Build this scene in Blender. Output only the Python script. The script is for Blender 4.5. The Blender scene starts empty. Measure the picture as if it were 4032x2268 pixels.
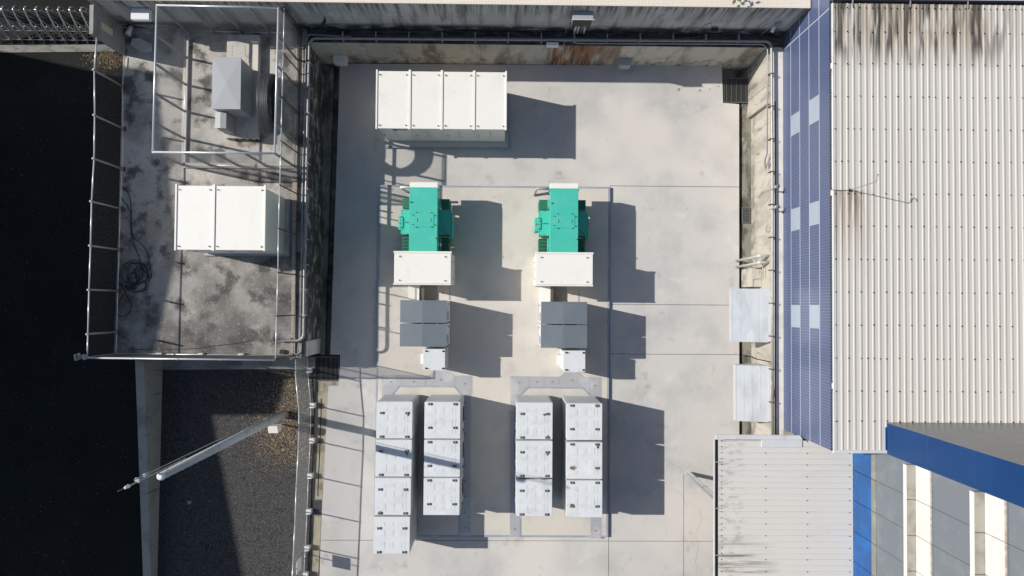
import bpy, bmesh, math, random
from mathutils import Vector, Matrix
random.seed(7)
sc = bpy.context.scene
C = sc.collection
# ------------------------------------------------------------------ camera (drone, 28 m above the yard, almost straight down)
F, H, CX, CY, NX, NY = 2688.0, 28.0, 2016.0, 1134.0, 1985.0, 1194.0
YAW = math.radians(0.4)
_d = Vector((NX-CX, -(NY-CY), -F)).normalized()
_wz = -_d
_c = Vector((math.cos(YAW), -math.sin(YAW), 0))
_wx = (_c-_wz*_c.dot(_wz)).normalized()
_wy = _wz.cross(_wx)
RC = Matrix((_wx, _wy, _wz))
cam = bpy.data.cameras.new('camera')
cam.lens = 24; cam.sensor_width = 36; cam.clip_end = 400
co = bpy.data.objects.new('camera', cam); C.objects.link(co)
co.matrix_world = Matrix.Translation((0, 0, H)) @ RC.to_4x4()
sc.camera = co
# ------------------------------------------------------------------ light
SUNV = Vector((1.25, -0.264, -1.0)).normalized()
EL = math.asin(-SUNV.z); AZ = math.atan2(-SUNV.x, -SUNV.y)
w = bpy.data.worlds.new('World'); sc.world = w; w.use_nodes = True
nt = w.node_tree; nt.nodes.clear()
sky = nt.nodes.new('ShaderNodeTexSky'); sky.sky_type = 'NISHITA'; sky.sun_disc = False
sky.sun_elevation = EL; sky.sun_rotation = AZ % (2*math.pi); sky.air_density = 1.0; sky.dust_density = 1.0
bg = nt.nodes.new('ShaderNodeBackground'); bg.inputs[1].default_value = 0.088
wo = nt.nodes.new('ShaderNodeOutputWorld')
nt.links.new(sky.outputs[0], bg.inputs[0]); nt.links.new(bg.outputs[0], wo.inputs[0])
sun = bpy.data.lights.new('sun', 'SUN'); sun.energy = 4.6; sun.angle = math.radians(0.5); sun.color = (1, .955, .89)
so = bpy.data.objects.new('sun', sun); C.objects.link(so)
so.rotation_euler = SUNV.to_track_quat('-Z', 'Y').to_euler(); so.location = (-30, 10, 40)
sc.view_settings.view_transform = 'Standard'; sc.view_settings.look = 'None'
sc.view_settings.exposure = 0.03; sc.view_settings.gamma = 1.0; sc.view_settings.use_curve_mapping = False

# ------------------------------------------------------------------ survey: picture point + true height -> plan position
def W(px, py, z=0.0):
    v = RC @ Vector((px-CX, -(py-CY), -F)); t = (z-H)/v.z
    return v.x*t, v.y*t
ZO = dict(A=(0, 0, 1.979), B=(1100, 0, 1.979), C=(2100, 0, 1.979), D=(2732, 0, 1.979), E=(0, 700, 1.979), F=(1100, 700, 1.979),
          G=(2100, 700, 1.979), H=(2732, 700, 1.979), I=(0, 1400, 1.669), J=(1100, 1500, 1.887), K=(2000, 1500, 1.887), L=(2672, 1500, 1.887),
          d=(0, 0, 1/1.5652), n=(0, 0, 1), T=(1500, 700, 4.83), U=(2050, 700, 4.83), V=(1480, 1300, 3.864), X=(1960, 1300, 3.864),
          Y=(950, 1380, 3.864), S=(1080, 1250, 4.83), Q=(1100, 1900, 3.938), R=(800, 100, 2.898), N=(2180, 0, 4.83), O=(0, 0, 3.45), M=(2900, 950, 3.22), P=(1050, 1560, 5.724))
def g(k, x, y, z=0.0):
    o = ZO[k]; return W(o[0]+x/o[2], o[1]+y/o[2], z)
def rect(k, x0, y0, x1, y1, z=0.0):
    a = g(k, x0, y0, z); b = g(k, x1, y0, z); c = g(k, x1, y1, z); e = g(k, x0, y1, z)
    return (a[0]+e[0])/2, (b[0]+c[0])/2, (c[1]+e[1])/2, (a[1]+b[1])/2     # x0,x1,y0,y1
def cen(r): return (r[0]+r[1])/2, (r[2]+r[3])/2

# ------------------------------------------------------------------ materials
MATS = {}
def mat(name, col, rough=.6, metal=0.0, layers=(), bump=None, spec=None):
    """layers: (colour, scale xyz, detail, lo, hi, amount, masks) - noise patches over the base colour; mask (axis, a, b) ramps 0..1 from a to b"""
    m = bpy.data.materials.new(name); m.use_nodes = True; MATS[name] = m
    t = m.node_tree; n = t.nodes; L = t.links; n.clear()
    out = n.new('ShaderNodeOutputMaterial'); b = n.new('ShaderNodeBsdfPrincipled'); L.new(b.outputs[0], out.inputs[0])
    b.inputs['Base Color'].default_value = (*col, 1); b.inputs['Roughness'].default_value = rough; b.inputs['Metallic'].default_value = metal
    if spec is not None: b.inputs['Specular IOR Level'].default_value = spec
    geo = n.new('ShaderNodeNewGeometry'); sep = n.new('ShaderNodeSeparateXYZ'); L.new(geo.outputs['Position'], sep.inputs[0])
    cur = None
    for i, ly in enumerate(layers):
        c2, s, det, lo, hi, amt = ly[:6]; masks = ly[6] if len(ly) > 6 else ()
        mp = n.new('ShaderNodeMapping'); mp.inputs['Scale'].default_value = s; mp.inputs['Location'].default_value = (i*17.3, i*9.1, i*5.7)
        L.new(geo.outputs['Position'], mp.inputs[0])
        nz = n.new('ShaderNodeTexNoise'); nz.inputs['Scale'].default_value = 1; nz.inputs['Detail'].default_value = det; nz.inputs['Roughness'].default_value = .6
        L.new(mp.outputs[0], nz.inputs['Vector'])
        mr = n.new('ShaderNodeMapRange'); mr.interpolation_type = 'SMOOTHSTEP'
        for j, v in ((1, lo), (2, hi), (3, 0), (4, amt)): mr.inputs[j].default_value = v
        L.new(nz.outputs[0], mr.inputs[0]); f = mr.outputs[0]
        for ax, a, bb in masks:
            q = n.new('ShaderNodeMapRange'); 
            for j, v in ((1, a), (2, bb), (3, 0), (4, 1)): q.inputs[j].default_value = v
            L.new(sep.outputs['XYZ'.index(ax)], q.inputs[0])
            u = n.new('ShaderNodeMath'); u.operation = 'MULTIPLY'; L.new(f, u.inputs[0]); L.new(q.outputs[0], u.inputs[1]); f = u.outputs[0]
        mx = n.new('ShaderNodeMix'); mx.data_type = 'RGBA'; L.new(f, mx.inputs[0])
        if cur is None: mx.inputs[6].default_value = (*col, 1)
        else: L.new(cur, mx.inputs[6])
        mx.inputs[7].default_value = (*c2, 1); cur = mx.outputs[2]
    if cur is not None: L.new(cur, b.inputs['Base Color'])
    if bump:
        nz = n.new('ShaderNodeTexNoise'); nz.inputs['Scale'].default_value = bump[0]; nz.inputs['Detail'].default_value = 5; L.new(geo.outputs['Position'], nz.inputs['Vector'])
        bp = n.new('ShaderNodeBump'); bp.inputs['Strength'].default_value = bump[1]; bp.inputs['Distance'].default_value = bump[2]
        L.new(nz.outputs[0], bp.inputs['Height']); L.new(bp.outputs[0], b.inputs['Normal'])
    return m
def tilemat(name, c1, c2, grout, axes, sx, sy, mortar, rough=.25, tint=None):
    m = bpy.data.materials.new(name); m.use_nodes = True; MATS[name] = m
    t = m.node_tree; n = t.nodes; L = t.links; b = n['Principled BSDF']; b.inputs['Roughness'].default_value = rough
    geo = n.new('ShaderNodeNewGeometry'); sep = n.new('ShaderNodeSeparateXYZ'); L.new(geo.outputs['Position'], sep.inputs[0])
    cb = n.new('ShaderNodeCombineXYZ')
    L.new(sep.outputs['XYZ'.index(axes[0])], cb.inputs[0]); L.new(sep.outputs['XYZ'.index(axes[1])], cb.inputs[1])
    br = n.new('ShaderNodeTexBrick'); br.offset = 0; L.new(cb.outputs[0], br.inputs['Vector'])
    br.inputs['Color1'].default_value = (*c1, 1); br.inputs['Color2'].default_value = (*c2, 1); br.inputs['Mortar'].default_value = (*grout, 1)
    br.inputs['Scale'].default_value = 1; br.inputs['Mortar Size'].default_value = mortar; br.inputs['Brick Width'].default_value = sx; br.inputs['Row Height'].default_value = sy
    nz = n.new('ShaderNodeTexNoise'); nz.inputs['Scale'].default_value = .8; nz.inputs['Detail'].default_value = 4; L.new(geo.outputs['Position'], nz.inputs['Vector'])
    mr = n.new('ShaderNodeMapRange'); mr.inputs[1].default_value = .45; mr.inputs[2].default_value = .7; mr.inputs[4].default_value = .35; L.new(nz.outputs[0], mr.inputs[0])
    mx = n.new('ShaderNodeMix'); mx.data_type = 'RGBA'; L.new(mr.outputs[0], mx.inputs[0]); L.new(br.outputs[0], mx.inputs[6]); mx.inputs[7].default_value = (*(tint or grout), 1)
    L.new(mx.outputs[2], b.inputs['Base Color'])
    return m
YLEAD = g('H', 1215, 97, 5.98)[1]
mat('plate_pale', (.72, .62, .46), .6)
mat('palegrout', (.40, .44, .50), .6)
mat('floor', (.55, .53, .50), .75, 0, [((.43, .425, .41), (.5, .5, 1), 5, .43, .70, .85), ((.64, .60, .55), (.22, .22, 1), 3, .5, .7, .8), ((.30, .285, .265), (1.3, 1.3, 1), 7, .59, .78, .65), ((.40, .38, .36), (14, 14, 2), 5, .5, .9, .3), ((.27, .26, .24), (3.5, 1.2, 1), 7, .63, .80, .45), ((.66, .65, .63), (.9, .9, 1), 6, .58, .74, .5)], (30, .15, .01))
mat('pad', (.59, .55, .49), .75, 0, [((.47, .45, .42), (.7, .7, 1), 5, .45, .7, .8), ((.68, .62, .54), (.4, .4, 1), 3, .5, .7, .6), ((.36, .34, .31), (2.2, 2.2, 1), 7, .6, .78, .55)], (30, .15, .01))
mat('edging', (.30, .35, .41), .5, .1, [((.42, .46, .50), (2, 2, 2), 5, .45, .7, .8)])
mat('joint', (.16, .15, .14), .9)
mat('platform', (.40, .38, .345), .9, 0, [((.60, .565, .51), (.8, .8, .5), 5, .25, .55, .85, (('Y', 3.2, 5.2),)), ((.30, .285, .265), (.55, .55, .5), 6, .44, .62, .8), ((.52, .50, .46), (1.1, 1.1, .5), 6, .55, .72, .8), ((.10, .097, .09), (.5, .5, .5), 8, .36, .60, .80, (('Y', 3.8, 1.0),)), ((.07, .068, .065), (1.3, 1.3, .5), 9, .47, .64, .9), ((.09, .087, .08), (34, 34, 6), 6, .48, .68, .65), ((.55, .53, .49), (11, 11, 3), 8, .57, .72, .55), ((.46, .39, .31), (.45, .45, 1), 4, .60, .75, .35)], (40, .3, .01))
mat('wall', (.50, .49, .46), .92, 0, [((.17, .17, .16), (2.2, 2.2, .25), 6, .46, .66, .85), ((.66, .66, .65), (1.2, 1.2, .9), 5, .52, .7, .6), ((.045, .045, .042), (7, 7, .35), 6, .44, .62, .9, (('Z', 3.2, 4.5),)), ((.02, .022, .022), (1.3, 1.3, 2.5), 6, .30, .52, .93, (('Z', 2.85, 2.55),)), ((.28, .26, .22), (9, 9, 6), 6, .5, .75, .4)], (25, .4, .015))
mat('wall_low', (.56, .52, .44), .92, 0, [((.20, .18, .14), (1.6, 1.6, .35), 6, .45, .66, .85), ((.70, .66, .58), (2.5, 2.5, 1.5), 5, .55, .7, .7), ((.33, .13, .045), (4.5, 1, .45), 6, .36, .56, .95, (('X', 1.5, 1.9), ('X', 5.0, 3.0))), ((.09, .045, .02), (9, 1, .5), 6, .46, .60, .9, (('X', 1.5, 1.9), ('X', 4.8, 2.6))), ((.10, .095, .06), (3, 1, 2.5), 6, .5, .66, .8, (('Z', 1.2, .2),))], (25, .4, .015))
mat('wall_east', (.50, .465, .40), .9, 0, [((.34, .315, .27), (1.4, 1.4, .5), 6, .46, .66, .85), ((.17, .16, .135), (3, 3, .8), 7, .55, .70, .75), ((.12, .115, .09), (2, 2, 2), 6, .42, .62, .8, (('Z', .7, -.1),))], (25, .3, .01))
mat('ledge', (.70, .68, .63), .92, 0, [((.52, .50, .47), (1.5, 1.5, 1), 6, .45, .68, .8)], (30, .3, .01))
mat('ledge_dirty', (.12, .115, .105), .95, 0, [((.03, .032, .03), (1.2, 4, 1), 6, .4, .6, .9), ((.28, .27, .25), (2.5, 6, 1), 5, .58, .72, .6)], (30, .3, .01))
mat('drain', (.24, .23, .19), .95, 0, [((.06, .06, .05), (1.8, .8, 1), 6, .42, .62, .9), ((.44, .42, .36), (3, 1.2, 1), 5, .54, .7, .8)], (30, .4, .01))
mat('drain_pale', (.40, .36, .27), .95, 0, [((.18, .165, .12), (2.6, 1.6, 1), 6, .45, .64, .9), ((.09, .085, .06), (6, 3, 1), 5, .6, .75, .7)], (30, .4, .01))
mat('pit', (.006, .006, .006), 1)
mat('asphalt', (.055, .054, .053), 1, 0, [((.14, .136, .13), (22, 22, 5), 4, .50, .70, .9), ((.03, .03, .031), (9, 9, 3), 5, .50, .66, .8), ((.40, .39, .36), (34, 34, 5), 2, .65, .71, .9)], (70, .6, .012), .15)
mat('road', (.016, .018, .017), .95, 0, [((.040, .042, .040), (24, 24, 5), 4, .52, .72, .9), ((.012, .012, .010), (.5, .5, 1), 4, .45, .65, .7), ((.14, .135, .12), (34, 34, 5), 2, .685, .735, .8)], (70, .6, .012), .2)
mat('road_concrete', (.24, .23, .21), .95, 0, [((.10, .10, .09), (1.5, 3, 1), 6, .45, .65, .9)], (30, .4, .01))
mat('wall_road', (.34, .34, .31), .92, 0, [((.22, .22, .20), (1, 1, 1), 5, .45, .7, .9), ((.06, .05, .04), (1.2, 5, .5), 6, .62, .72, .9)], (25, .3, .01))
mat('cream', (.82, .80, .73), .38, 0, [((.70, .68, .62), (1.2, 1.2, 1), 5, .55, .8, .5)])
mat('cream_dust', (.83, .81, .75), .45, 0, [((.75, .73, .68), (.9, .9, 1), 4, .48, .8, .6), ((.58, .555, .50), (1.5, 2.6, 1), 7, .60, .82, .6), ((.70, .685, .64), (6, 1.2, 1), 5, .55, .8, .5)])
mat('dust', (.40, .37, .32), .9, 0)
mat('white', (.65, .675, .69), .5, 0, [((.58, .595, .60), (1.3, 2.8, 1), 6, .46, .70, .8), ((.38, .37, .355), (2.5, 6, 3), 7, .60, .78, .55), ((.76, .78, .78), (2.2, 1.1, 1), 5, .55, .75, .6)])
mat('white_side', (.56, .58, .58), .45, 0, [((.45, .46, .46), (2, 2, .4), 5, .5, .75, .6)])
mat('white_clean', (.75, .77, .78), .35)
mat('grey_roof', (.155, .18, .205), .45, 0, [((.185, .21, .235), (.9, .9, 1), 4, .4, .7, .7)])
mat('grey_box', (.36, .38, .395), .5, 0, [((.33, .35, .365), (.9, .9, .6), 4, .45, .7, .6)])
mat('green', (.06, .50, .385), .45, 0, [((.09, .54, .42), (.8, .8, 1), 4, .48, .72, .8), ((.22, .46, .39), (2.4, 2.4, 1), 7, .54, .78, .6), ((.04, .32, .25), (7, 2, 2), 6, .58, .76, .5)])
mat('green_dark', (.02, .16, .10), .45)
mat('fin', (.06, .30, .19), .5)
mat('galv', (.50, .51, .52), .42, .75, [((.30, .30, .30), (5, 5, 5), 5, .5, .75, .6)])
mat('galv_dull', (.36, .365, .36), .6, .3, [((.24, .22, .19), (6, 6, 6), 5, .52, .72, .8)])
mat('rail', (.72, .74, .77), .32, .35, [((.50, .48, .46), (9, 9, 9), 5, .6, .75, .5)])
mat('post', (.35, .355, .33), .6, .25, [((.25, .14, .07), (6, 6, 3), 6, .55, .7, .8)])
mat('post_rust', (.14, .085, .055), .8, .1, [((.06, .045, .04), (6, 6, 3), 6, .5, .7, .8)])
mat('wire', (.56, .56, .55), .5, .3)
mat('wire_dark', (.12, .115, .105), .8, .1)
mat('grate', (.19, .195, .195), .55, .4)
mat('silver', (.36, .345, .33), .45, .35, [((.24, .21, .19), (4, 4, 4), 5, .5, .72, .8)])
mat('chrome', (.70, .70, .68), .22, .9)
mat('conduit', (.33, .36, .38), .5, .2)
mat('pvc', (.78, .78, .76), .45)
mat('pvc_grey', (.42, .40, .39), .5)
mat('black', (.012, .012, .013), .5)
mat('cable', (.014, .015, .017), .55)
mat('hose', (.018, .019, .021), .5)
mat('rust', (.16, .065, .025), .9, 0, [((.05, .025, .015), (20, 20, 5), 5, .45, .65, .9)])
mat('rust_light', (.42, .34, .26), .9, 0, [((.52, .50, .47), (9, 9, 5), 5, .42, .6, .9)])
mat('plate', (.45, .455, .47), .5, .25, [((.60, .60, .60), (1.1, 1.1, 1), 6, .50, .66, .8), ((.36, .37, .39), (45, 45, 5), 2, .5, .6, .35)])
mat('plate_rusty', (.62, .58, .52), .6, .1, [((.55, .30, .13), (5, 5, 1), 5, .55, .7, .8)])
mat('hood', (.62, .65, .67), .45, .25, [((.48, .51, .53), (1.6, .7, 1), 6, .42, .68, .8), ((.74, .76, .77), (3, 1.2, 1), 6, .58, .75, .6)])
mat('roofsheet', (.58, .555, .515), .55, .0, [((.50, .48, .45), (2.6, .12, 1), 5, .5, .75, .7), ((.38, .325, .25), (3.4, .5, 1), 5, .30, .58, .9, (('Y', 7.6, 9.0), ('X', 17.5, 15.5))), ((.075, .065, .055), (4.87, .40, 1), 2, .47, .58, .92, (('Y', 7.7, 8.6), ('X', 17.0, 15.5))), ((.42, .345, .26), (7, .35, 1), 5, .36, .62, .7, (('Y', .8, 2.8), ('Y', YLEAD+.02, YLEAD-.01), ('X', 12.1, 11.5))), ((.20, .165, .13), (9, .3, 1), 5, .48, .62, .8, (('Y', 1.6, 3.4), ('Y', YLEAD+.02, YLEAD-.01), ('X', 12.0, 11.5))), ((.40, .385, .36), (14, .8, 1), 6, .60, .8, .4)])
mat('canopy', (.62, .605, .575), .5, .05, [((.57, .56, .54), (.6, 1.6, 1), 5, .5, .75, .8), ((.15, .135, .115), (.45, 9, 1), 5, .44, .62, .9, (('X', 9.9, 8.5), ('Y', -8.2, -8.8))), ((.30, .285, .255), (2.5, 7, 1), 5, .48, .66, .5, (('X', 8.70, 8.35),)), ((.42, .35, .26), (.6, 6, 1), 5, .5, .66, .6, (('X', 9.6, 8.6), ('Y', -8.0, -8.8)))])
mat('flashing', (.66, .67, .68), .4, .15, [((.52, .53, .54), (2, 2, 2), 5, .5, .7, .8)])
mat('bluepanel', (.004, .042, .155), .35, .0, [((.006, .055, .19), (.6, .6, .6), 3, .4, .7, .6), ((.03, .06, .14), (3, 3, .6), 6, .58, .75, .5)], None, .25)
mat('bluepanel_low', (.012, .085, .27), .35, .0, [((.012, .12, .38), (.9, .9, .9), 3, .45, .65, .9), ((.04, .085, .17), (1.2, 1.2, 1.2), 5, .5, .75, .7)], None, .3)
mat('greypanel', (.17, .175, .18), .35, .1, [((.22, .22, .225), (1, 1, 2), 4, .45, .7, .8)])
mat('louver', (.155, .175, .195), .55, .1, [((.20, .22, .24), (1, 1, 1), 4, .45, .7, .7), ((.26, .275, .285), (5, 5, 5), 6, .62, .75, .6)], None, .3)
mat('whitepanel', (.70, .69, .66), .4, 0, [((.78, .77, .745), (1, 1, 1), 4, .45, .65, .8), ((.60, .585, .55), (1.4, 1.4, 1.4), 6, .56, .75, .6)])
mat('sill', (.22, .22, .195), .6, 0, [((.32, .31, .275), (2, 2, 2), 5, .45, .7, .8)])
mat('beige', (.36, .34, .295), .7, 0, [((.22, .20, .165), (1.6, 1.6, 1.6), 5, .45, .7, .9)])
mat('seam', (.16, .135, .12), .8)
mat('palepanel', (.34, .40, .48), .35, 0, [((.29, .35, .43), (1.2, 1.2, 3), 5, .5, .75, .7)])
mat('leaf_dry', (.38, .28, .17), .85, 0, [((.58, .47, .30), (9, 9, 9), 3, .45, .60, .9), ((.18, .13, .085), (13, 13, 13), 3, .54, .64, .9), ((.30, .30, .20), (17, 17, 17), 3, .56, .64, .8), ((.50, .26, .11), (6, 6, 6), 3, .60, .67, .8)])
mat('pebble', (.38, .37, .34), .9, 0, [((.20, .19, .17), (5, 5, 5), 3, .4, .6, .8)])
mat('leaf', (.08, .14, .035), .5, 0, [((.16, .20, .05), (5, 5, 5), 3, .45, .6, .9)])
mat('yellow', (.55, .34, .03), .6); mat('red', (.45, .05, .03), .5); mat('pinkred', (.45, .22, .20), .7)
mat('found', (.62, .585, .53), .9, 0, [((.44, .415, .38), (1.5, 1.5, 1), 6, .48, .68, .9), ((.22, .21, .19), (3, 3, 2), 6, .6, .74, .7)], (30, .3, .01))
mat('pole', (.52, .53, .54), .7, 0, [((.42, .43, .43), (4, 4, .8), 5, .45, .7, .8)])
mat('glass', (.03, .035, .04), .08)
mat('facade', (.36, .35, .33), .9, 0, [((.28, .27, .26), (.6, .6, .4), 5, .45, .7, .8)])
mat('hosegrey', (.06, .063, .068), .5)
tilemat('bluetile', (.024, .046, .145), (.042, .066, .185), (.19, .225, .30), 'YZ', .10, .048, .006, .35, (.062, .09, .19))
tilemat('darktile', (.015, .020, .04), (.03, .03, .05), (.16, .18, .19), 'YX', .10, .10, .008, .3, (.03, .04, .06))
tilemat('creamtile', (.80, .70, .58), (.84, .75, .64), (.50, .44, .38), 'XY', .052, .052, .004, .5, (.84, .78, .69))

# ------------------------------------------------------------------ mesh builder
class MB:
    def __init__(s): s.v = []; s.f = []
    def add(s, vs, fs):
        o = len(s.v); s.v += [tuple(v) for v in vs]; s.f += [tuple(i+o for i in f) for f in fs]; return s
    def box(s, x0, x1, y0, y1, z0, z1):
        x0, x1 = sorted((x0, x1)); y0, y1 = sorted((y0, y1)); z0, z1 = sorted((z0, z1))
        return s.add([(x0, y0, z0), (x1, y0, z0), (x1, y1, z0), (x0, y1, z0), (x0, y0, z1), (x1, y0, z1), (x1, y1, z1), (x0, y1, z1)],
                     [(3, 2, 1, 0), (4, 5, 6, 7), (0, 1, 5, 4), (1, 2, 6, 5), (2, 3, 7, 6), (3, 0, 4, 7)])
    def prism(s, poly, z0, z1):
        """poly: plan polygon; z0/z1 numbers or per-vertex lists"""
        n = len(poly); a = sum(poly[i][0]*poly[(i+1) % n][1]-poly[(i+1) % n][0]*poly[i][1] for i in range(n))
        zl = z0 if hasattr(z0, '__len__') else [z0]*n; zh = z1 if hasattr(z1, '__len__') else [z1]*n
        idx = list(range(n))
        if a < 0: idx.reverse()
        lo = [(poly[i][0], poly[i][1], zl[i]) for i in idx]; hi = [(poly[i][0], poly[i][1], zh[i]) for i in idx]
        return s.add(lo+hi, [tuple(reversed(range(n))), tuple(range(n, 2*n))]+[(i, (i+1) % n, (i+1) % n+n, i+n) for i in range(n)])
    def tube(s, pts, r, n=8, closed=False, r2=None):
        P = [Vector(p) for p in pts]; m = len(P); rings = []
        up = None
        for i in range(m):
            a = P[i-1] if (i > 0 or closed) else P[i]; b = P[(i+1) % m] if (i < m-1 or closed) else P[i]
            t = (b-a).normalized()
            if up is None:
                up = Vector((0, 0, 1)) if abs(t.z) < .9 else Vector((1, 0, 0))
            u = (up-t*up.dot(t)).normalized(); v = t.cross(u); up = u
            rr = r if r2 is None else r+(r2-r)*i/(m-1)
            rings.append([P[i]+(u*math.cos(2*math.pi*k/n)+v*math.sin(2*math.pi*k/n))*rr for k in range(n)])
        vs = [p for q in rings for p in q]; fs = []
        for i in range(m if closed else m-1):
            j = (i+1) % m
            fs += [(i*n+k, i*n+(k+1) % n, j*n+(k+1) % n, j*n+k) for k in range(n)]
        if not closed: fs += [tuple(reversed(range(n))), tuple(range((m-1)*n, m*n))]
        return s.add(vs, fs)
    def cyl(s, x, y, z0, z1, r, n=12, r2=None): return s.tube([(x, y, z0), (x, y, z1)], r, n, r2=r2)
    def build(s, name, m, parent=None, bevel=0, smooth=False, off=(0, 0, 0), **props):
        me = bpy.data.meshes.new(name); me.from_pydata([(v[0]-off[0], v[1]-off[1], v[2]-off[2]) for v in s.v], [], s.f)
        if bevel:
            bm = bmesh.new(); bm.from_mesh(me)
            es = [e for e in bm.edges if len(e.link_faces) == 2 and e.calc_face_angle(0) > .5]
            bmesh.ops.bevel(bm, geom=es, offset=bevel, segments=1, affect='EDGES', profile=.5, clamp_overlap=True)
            bm.to_mesh(me); bm.free()
        if smooth:
            for p in me.polygons: p.use_smooth = len(p.vertices) == 4
        me.materials.append(MATS[m]); me.update()
        o = bpy.data.objects.new(name, me); C.objects.link(o)
        if parent: o.parent = parent
        for k, v in props.items(): o[k] = v
        return o
def thing(name, label, cat, loc=(0, 0, 0), group=None, rz=0):
    o = bpy.data.objects.new(name, None); C.objects.link(o); o.location = loc; o.rotation_euler = (0, 0, rz); o.empty_display_size = .2
    o['label'] = label; o['category'] = cat
    if group: o['group'] = group
    return o
def tag(o, label, cat, group=None):
    o['label'] = label; o['category'] = cat
    if group: o['group'] = group
    return o
def at(o, loc): o.location = loc; return o
def copy_tree(o, parent=None):
    c = o.copy(); C.objects.link(c); c.parent = parent
    for ch in o.children: copy_tree(ch, c)
    return c
def struct(o): o['kind'] = 'structure'; return o
def fillet(pts, r, n=5):
    P = [Vector(p) for p in pts]; out = [P[0]]
    for i in range(1, len(P)-1):
        a = (P[i-1]-P[i]); b = (P[i+1]-P[i]); d = min(r, a.length*.45, b.length*.45)
        p0 = P[i]+a.normalized()*d; p1 = P[i]+b.normalized()*d
        out += [p0*(1-t)**2+P[i]*2*t*(1-t)+p1*t*t for t in [k/n for k in range(n+1)]]
    return out+[P[-1]]
def chain(mb, A, B, z0, z1, pitch=.092, r=.003):
    """diagonal chain-link wires in the vertical plane from A to B"""
    A = Vector((A[0], A[1])); B = Vector((B[0], B[1])); L = (B-A).length; t = (B-A)/L; h = z1-z0
    k = -int(h/pitch)-1
    while k*pitch < L:
        for sgn in (1, -1):
            s0 = k*pitch if sgn > 0 else k*pitch+h; s1 = s0+sgn*h
            pts = [(s0, 0.0), (s1, h)]
            def clip(s):
                u = (s-s0)/(s1-s0); return (s, u*h)
            lo, hi = min(s0, s1), max(s0, s1)
            if hi <= 0 or lo >= L: continue
            a, b = clip(max(lo, 0)), clip(min(hi, L))
            if abs(a[0]-b[0]) < .01: continue
            pa = (A.x+t.x*a[0], A.y+t.y*a[0], z0+a[1]); pb = (A.x+t.x*b[0], A.y+t.y*b[0], z0+b[1])
            mb.tube([pa, pb], r, 3)
        k += 1
    return mb

ZP = 2.1      # level of the surrounding ground / platform above the yard
# ================================================================== GROUND AND WALLS
struct(MB().box(-60, 60, -60, 60, -.62, -.42).build('ground', 'drain'))
jy = [W(2650, 734)[1], W(2650, 1200)[1], W(2650, 1395)[1], W(2600, 2131)[1]]
jx = [W(2400, 1300)[0], W(2692, 2150)[0]]
xE = W(2910.5, 1000)[0]; yN = W(2000, 252)[1]; yS = -15.0
xa_, xb_ = W(1345, 800)[0], W(2838, 500)[0]; yq = W(2900, 416)[1]
yf = MB().box(xa_, xb_, yS, W(1500, 270)[1], -.41, -.03).box(xb_+.001, xE-.02, yS, yq, -.41, -.03).box(xE-.019, 12.3, yS, -6.02, -.41, -.03).build('yard_floor', 'joint'); struct(yf)
def lx(y):   # west edge of the slab
    pts = [W(1338.5, 247.6), W(1330, 505), W(1322, 750), W(1300.6, 1395)]
    return pts
Lp = lx(0)
n0 = W(1338.5, 250); nn = W(2842.5, 260)
G = .011
notch = [W(1300.6, 1395), W(1340, 1397), W(1334, 1519), W(1293, 1519), W(1262, 2133)]
main = [n0, nn, W(2847, 405), (xE, W(2911, 410)[1]), (xE, jy[0]+G), (jx[0]-G, jy[0]+G), (jx[0]-G, jy[3]+G), (notch[4][0], jy[3]+G)]+notch[:4][::-1]+Lp[1:3][::-1]
bays = [main,
        [(jx[0]+G, jy[0]-G), (xE, jy[0]-G), (xE, jy[1]+G), (jx[0]+G, jy[1]+G)],
        [(jx[0]+G, jy[1]-G), (xE, jy[1]-G), (xE, jy[2]+G), (jx[0]+G, jy[2]+G)]]
yc = W(2692, 1868)[1]; xC = 12.3
bays += [[(jx[0]+G, jy[2]-G), (xE, jy[2]-G), (xE, -6.0), (xC, -6.0), (xC, jy[3]+G), (jx[1]+G, jy[3]+G), (jx[1]+G, yc), (jx[1]-G, yc), (jx[1]-G, jy[3]+G), (jx[0]+G, jy[3]+G)],
         [(notch[4][0], jy[3]-G), (jx[0]-G, jy[3]-G), (jx[0]-G, yS), (W(1250, 2420)[0], yS)],
         [(jx[0]+G, jy[3]-G), (jx[1]-G, jy[3]-G), (jx[1]-G, yS), (jx[0]+G, yS)],
         [(jx[1]+G, jy[3]-G), (xC, jy[3]-G), (xC, yS), (jx[1]+G, yS)]]
for b in bays: MB().prism(b, -.4, 0).build('concrete_bay', 'floor', yf)

mat('crack', (.20, .19, .175), .95)
for pts in ([('K', 1165, 640), ('K', 1210, 610), ('K', 1260, 640), ('K', 1325, 690)], [('K', 1400, 1440), ('K', 1395, 1330), ('K', 1415, 1240), ('K', 1395, 1120), ('K', 1440, 1020), ('K', 1420, 940)], [('K', 1070, 700), ('K', 1110, 665), ('K', 1175, 690)], [('K', 1240, 800), ('K', 1300, 860), ('K', 1330, 960)]):
    rk_ = random.Random(len(pts)*31); P = []
    for (k, x, y), (k2, x2, y2) in zip(pts[:-1], pts[1:]):
        for u in range(6): P.append((*g(k, x+(x2-x)*u/6+rk_.uniform(-5, 5), y+(y2-y)*u/6+rk_.uniform(-5, 5)), .0005))
    MB().tube(P, .0035, 4).build('crack', 'crack', yf)
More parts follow.
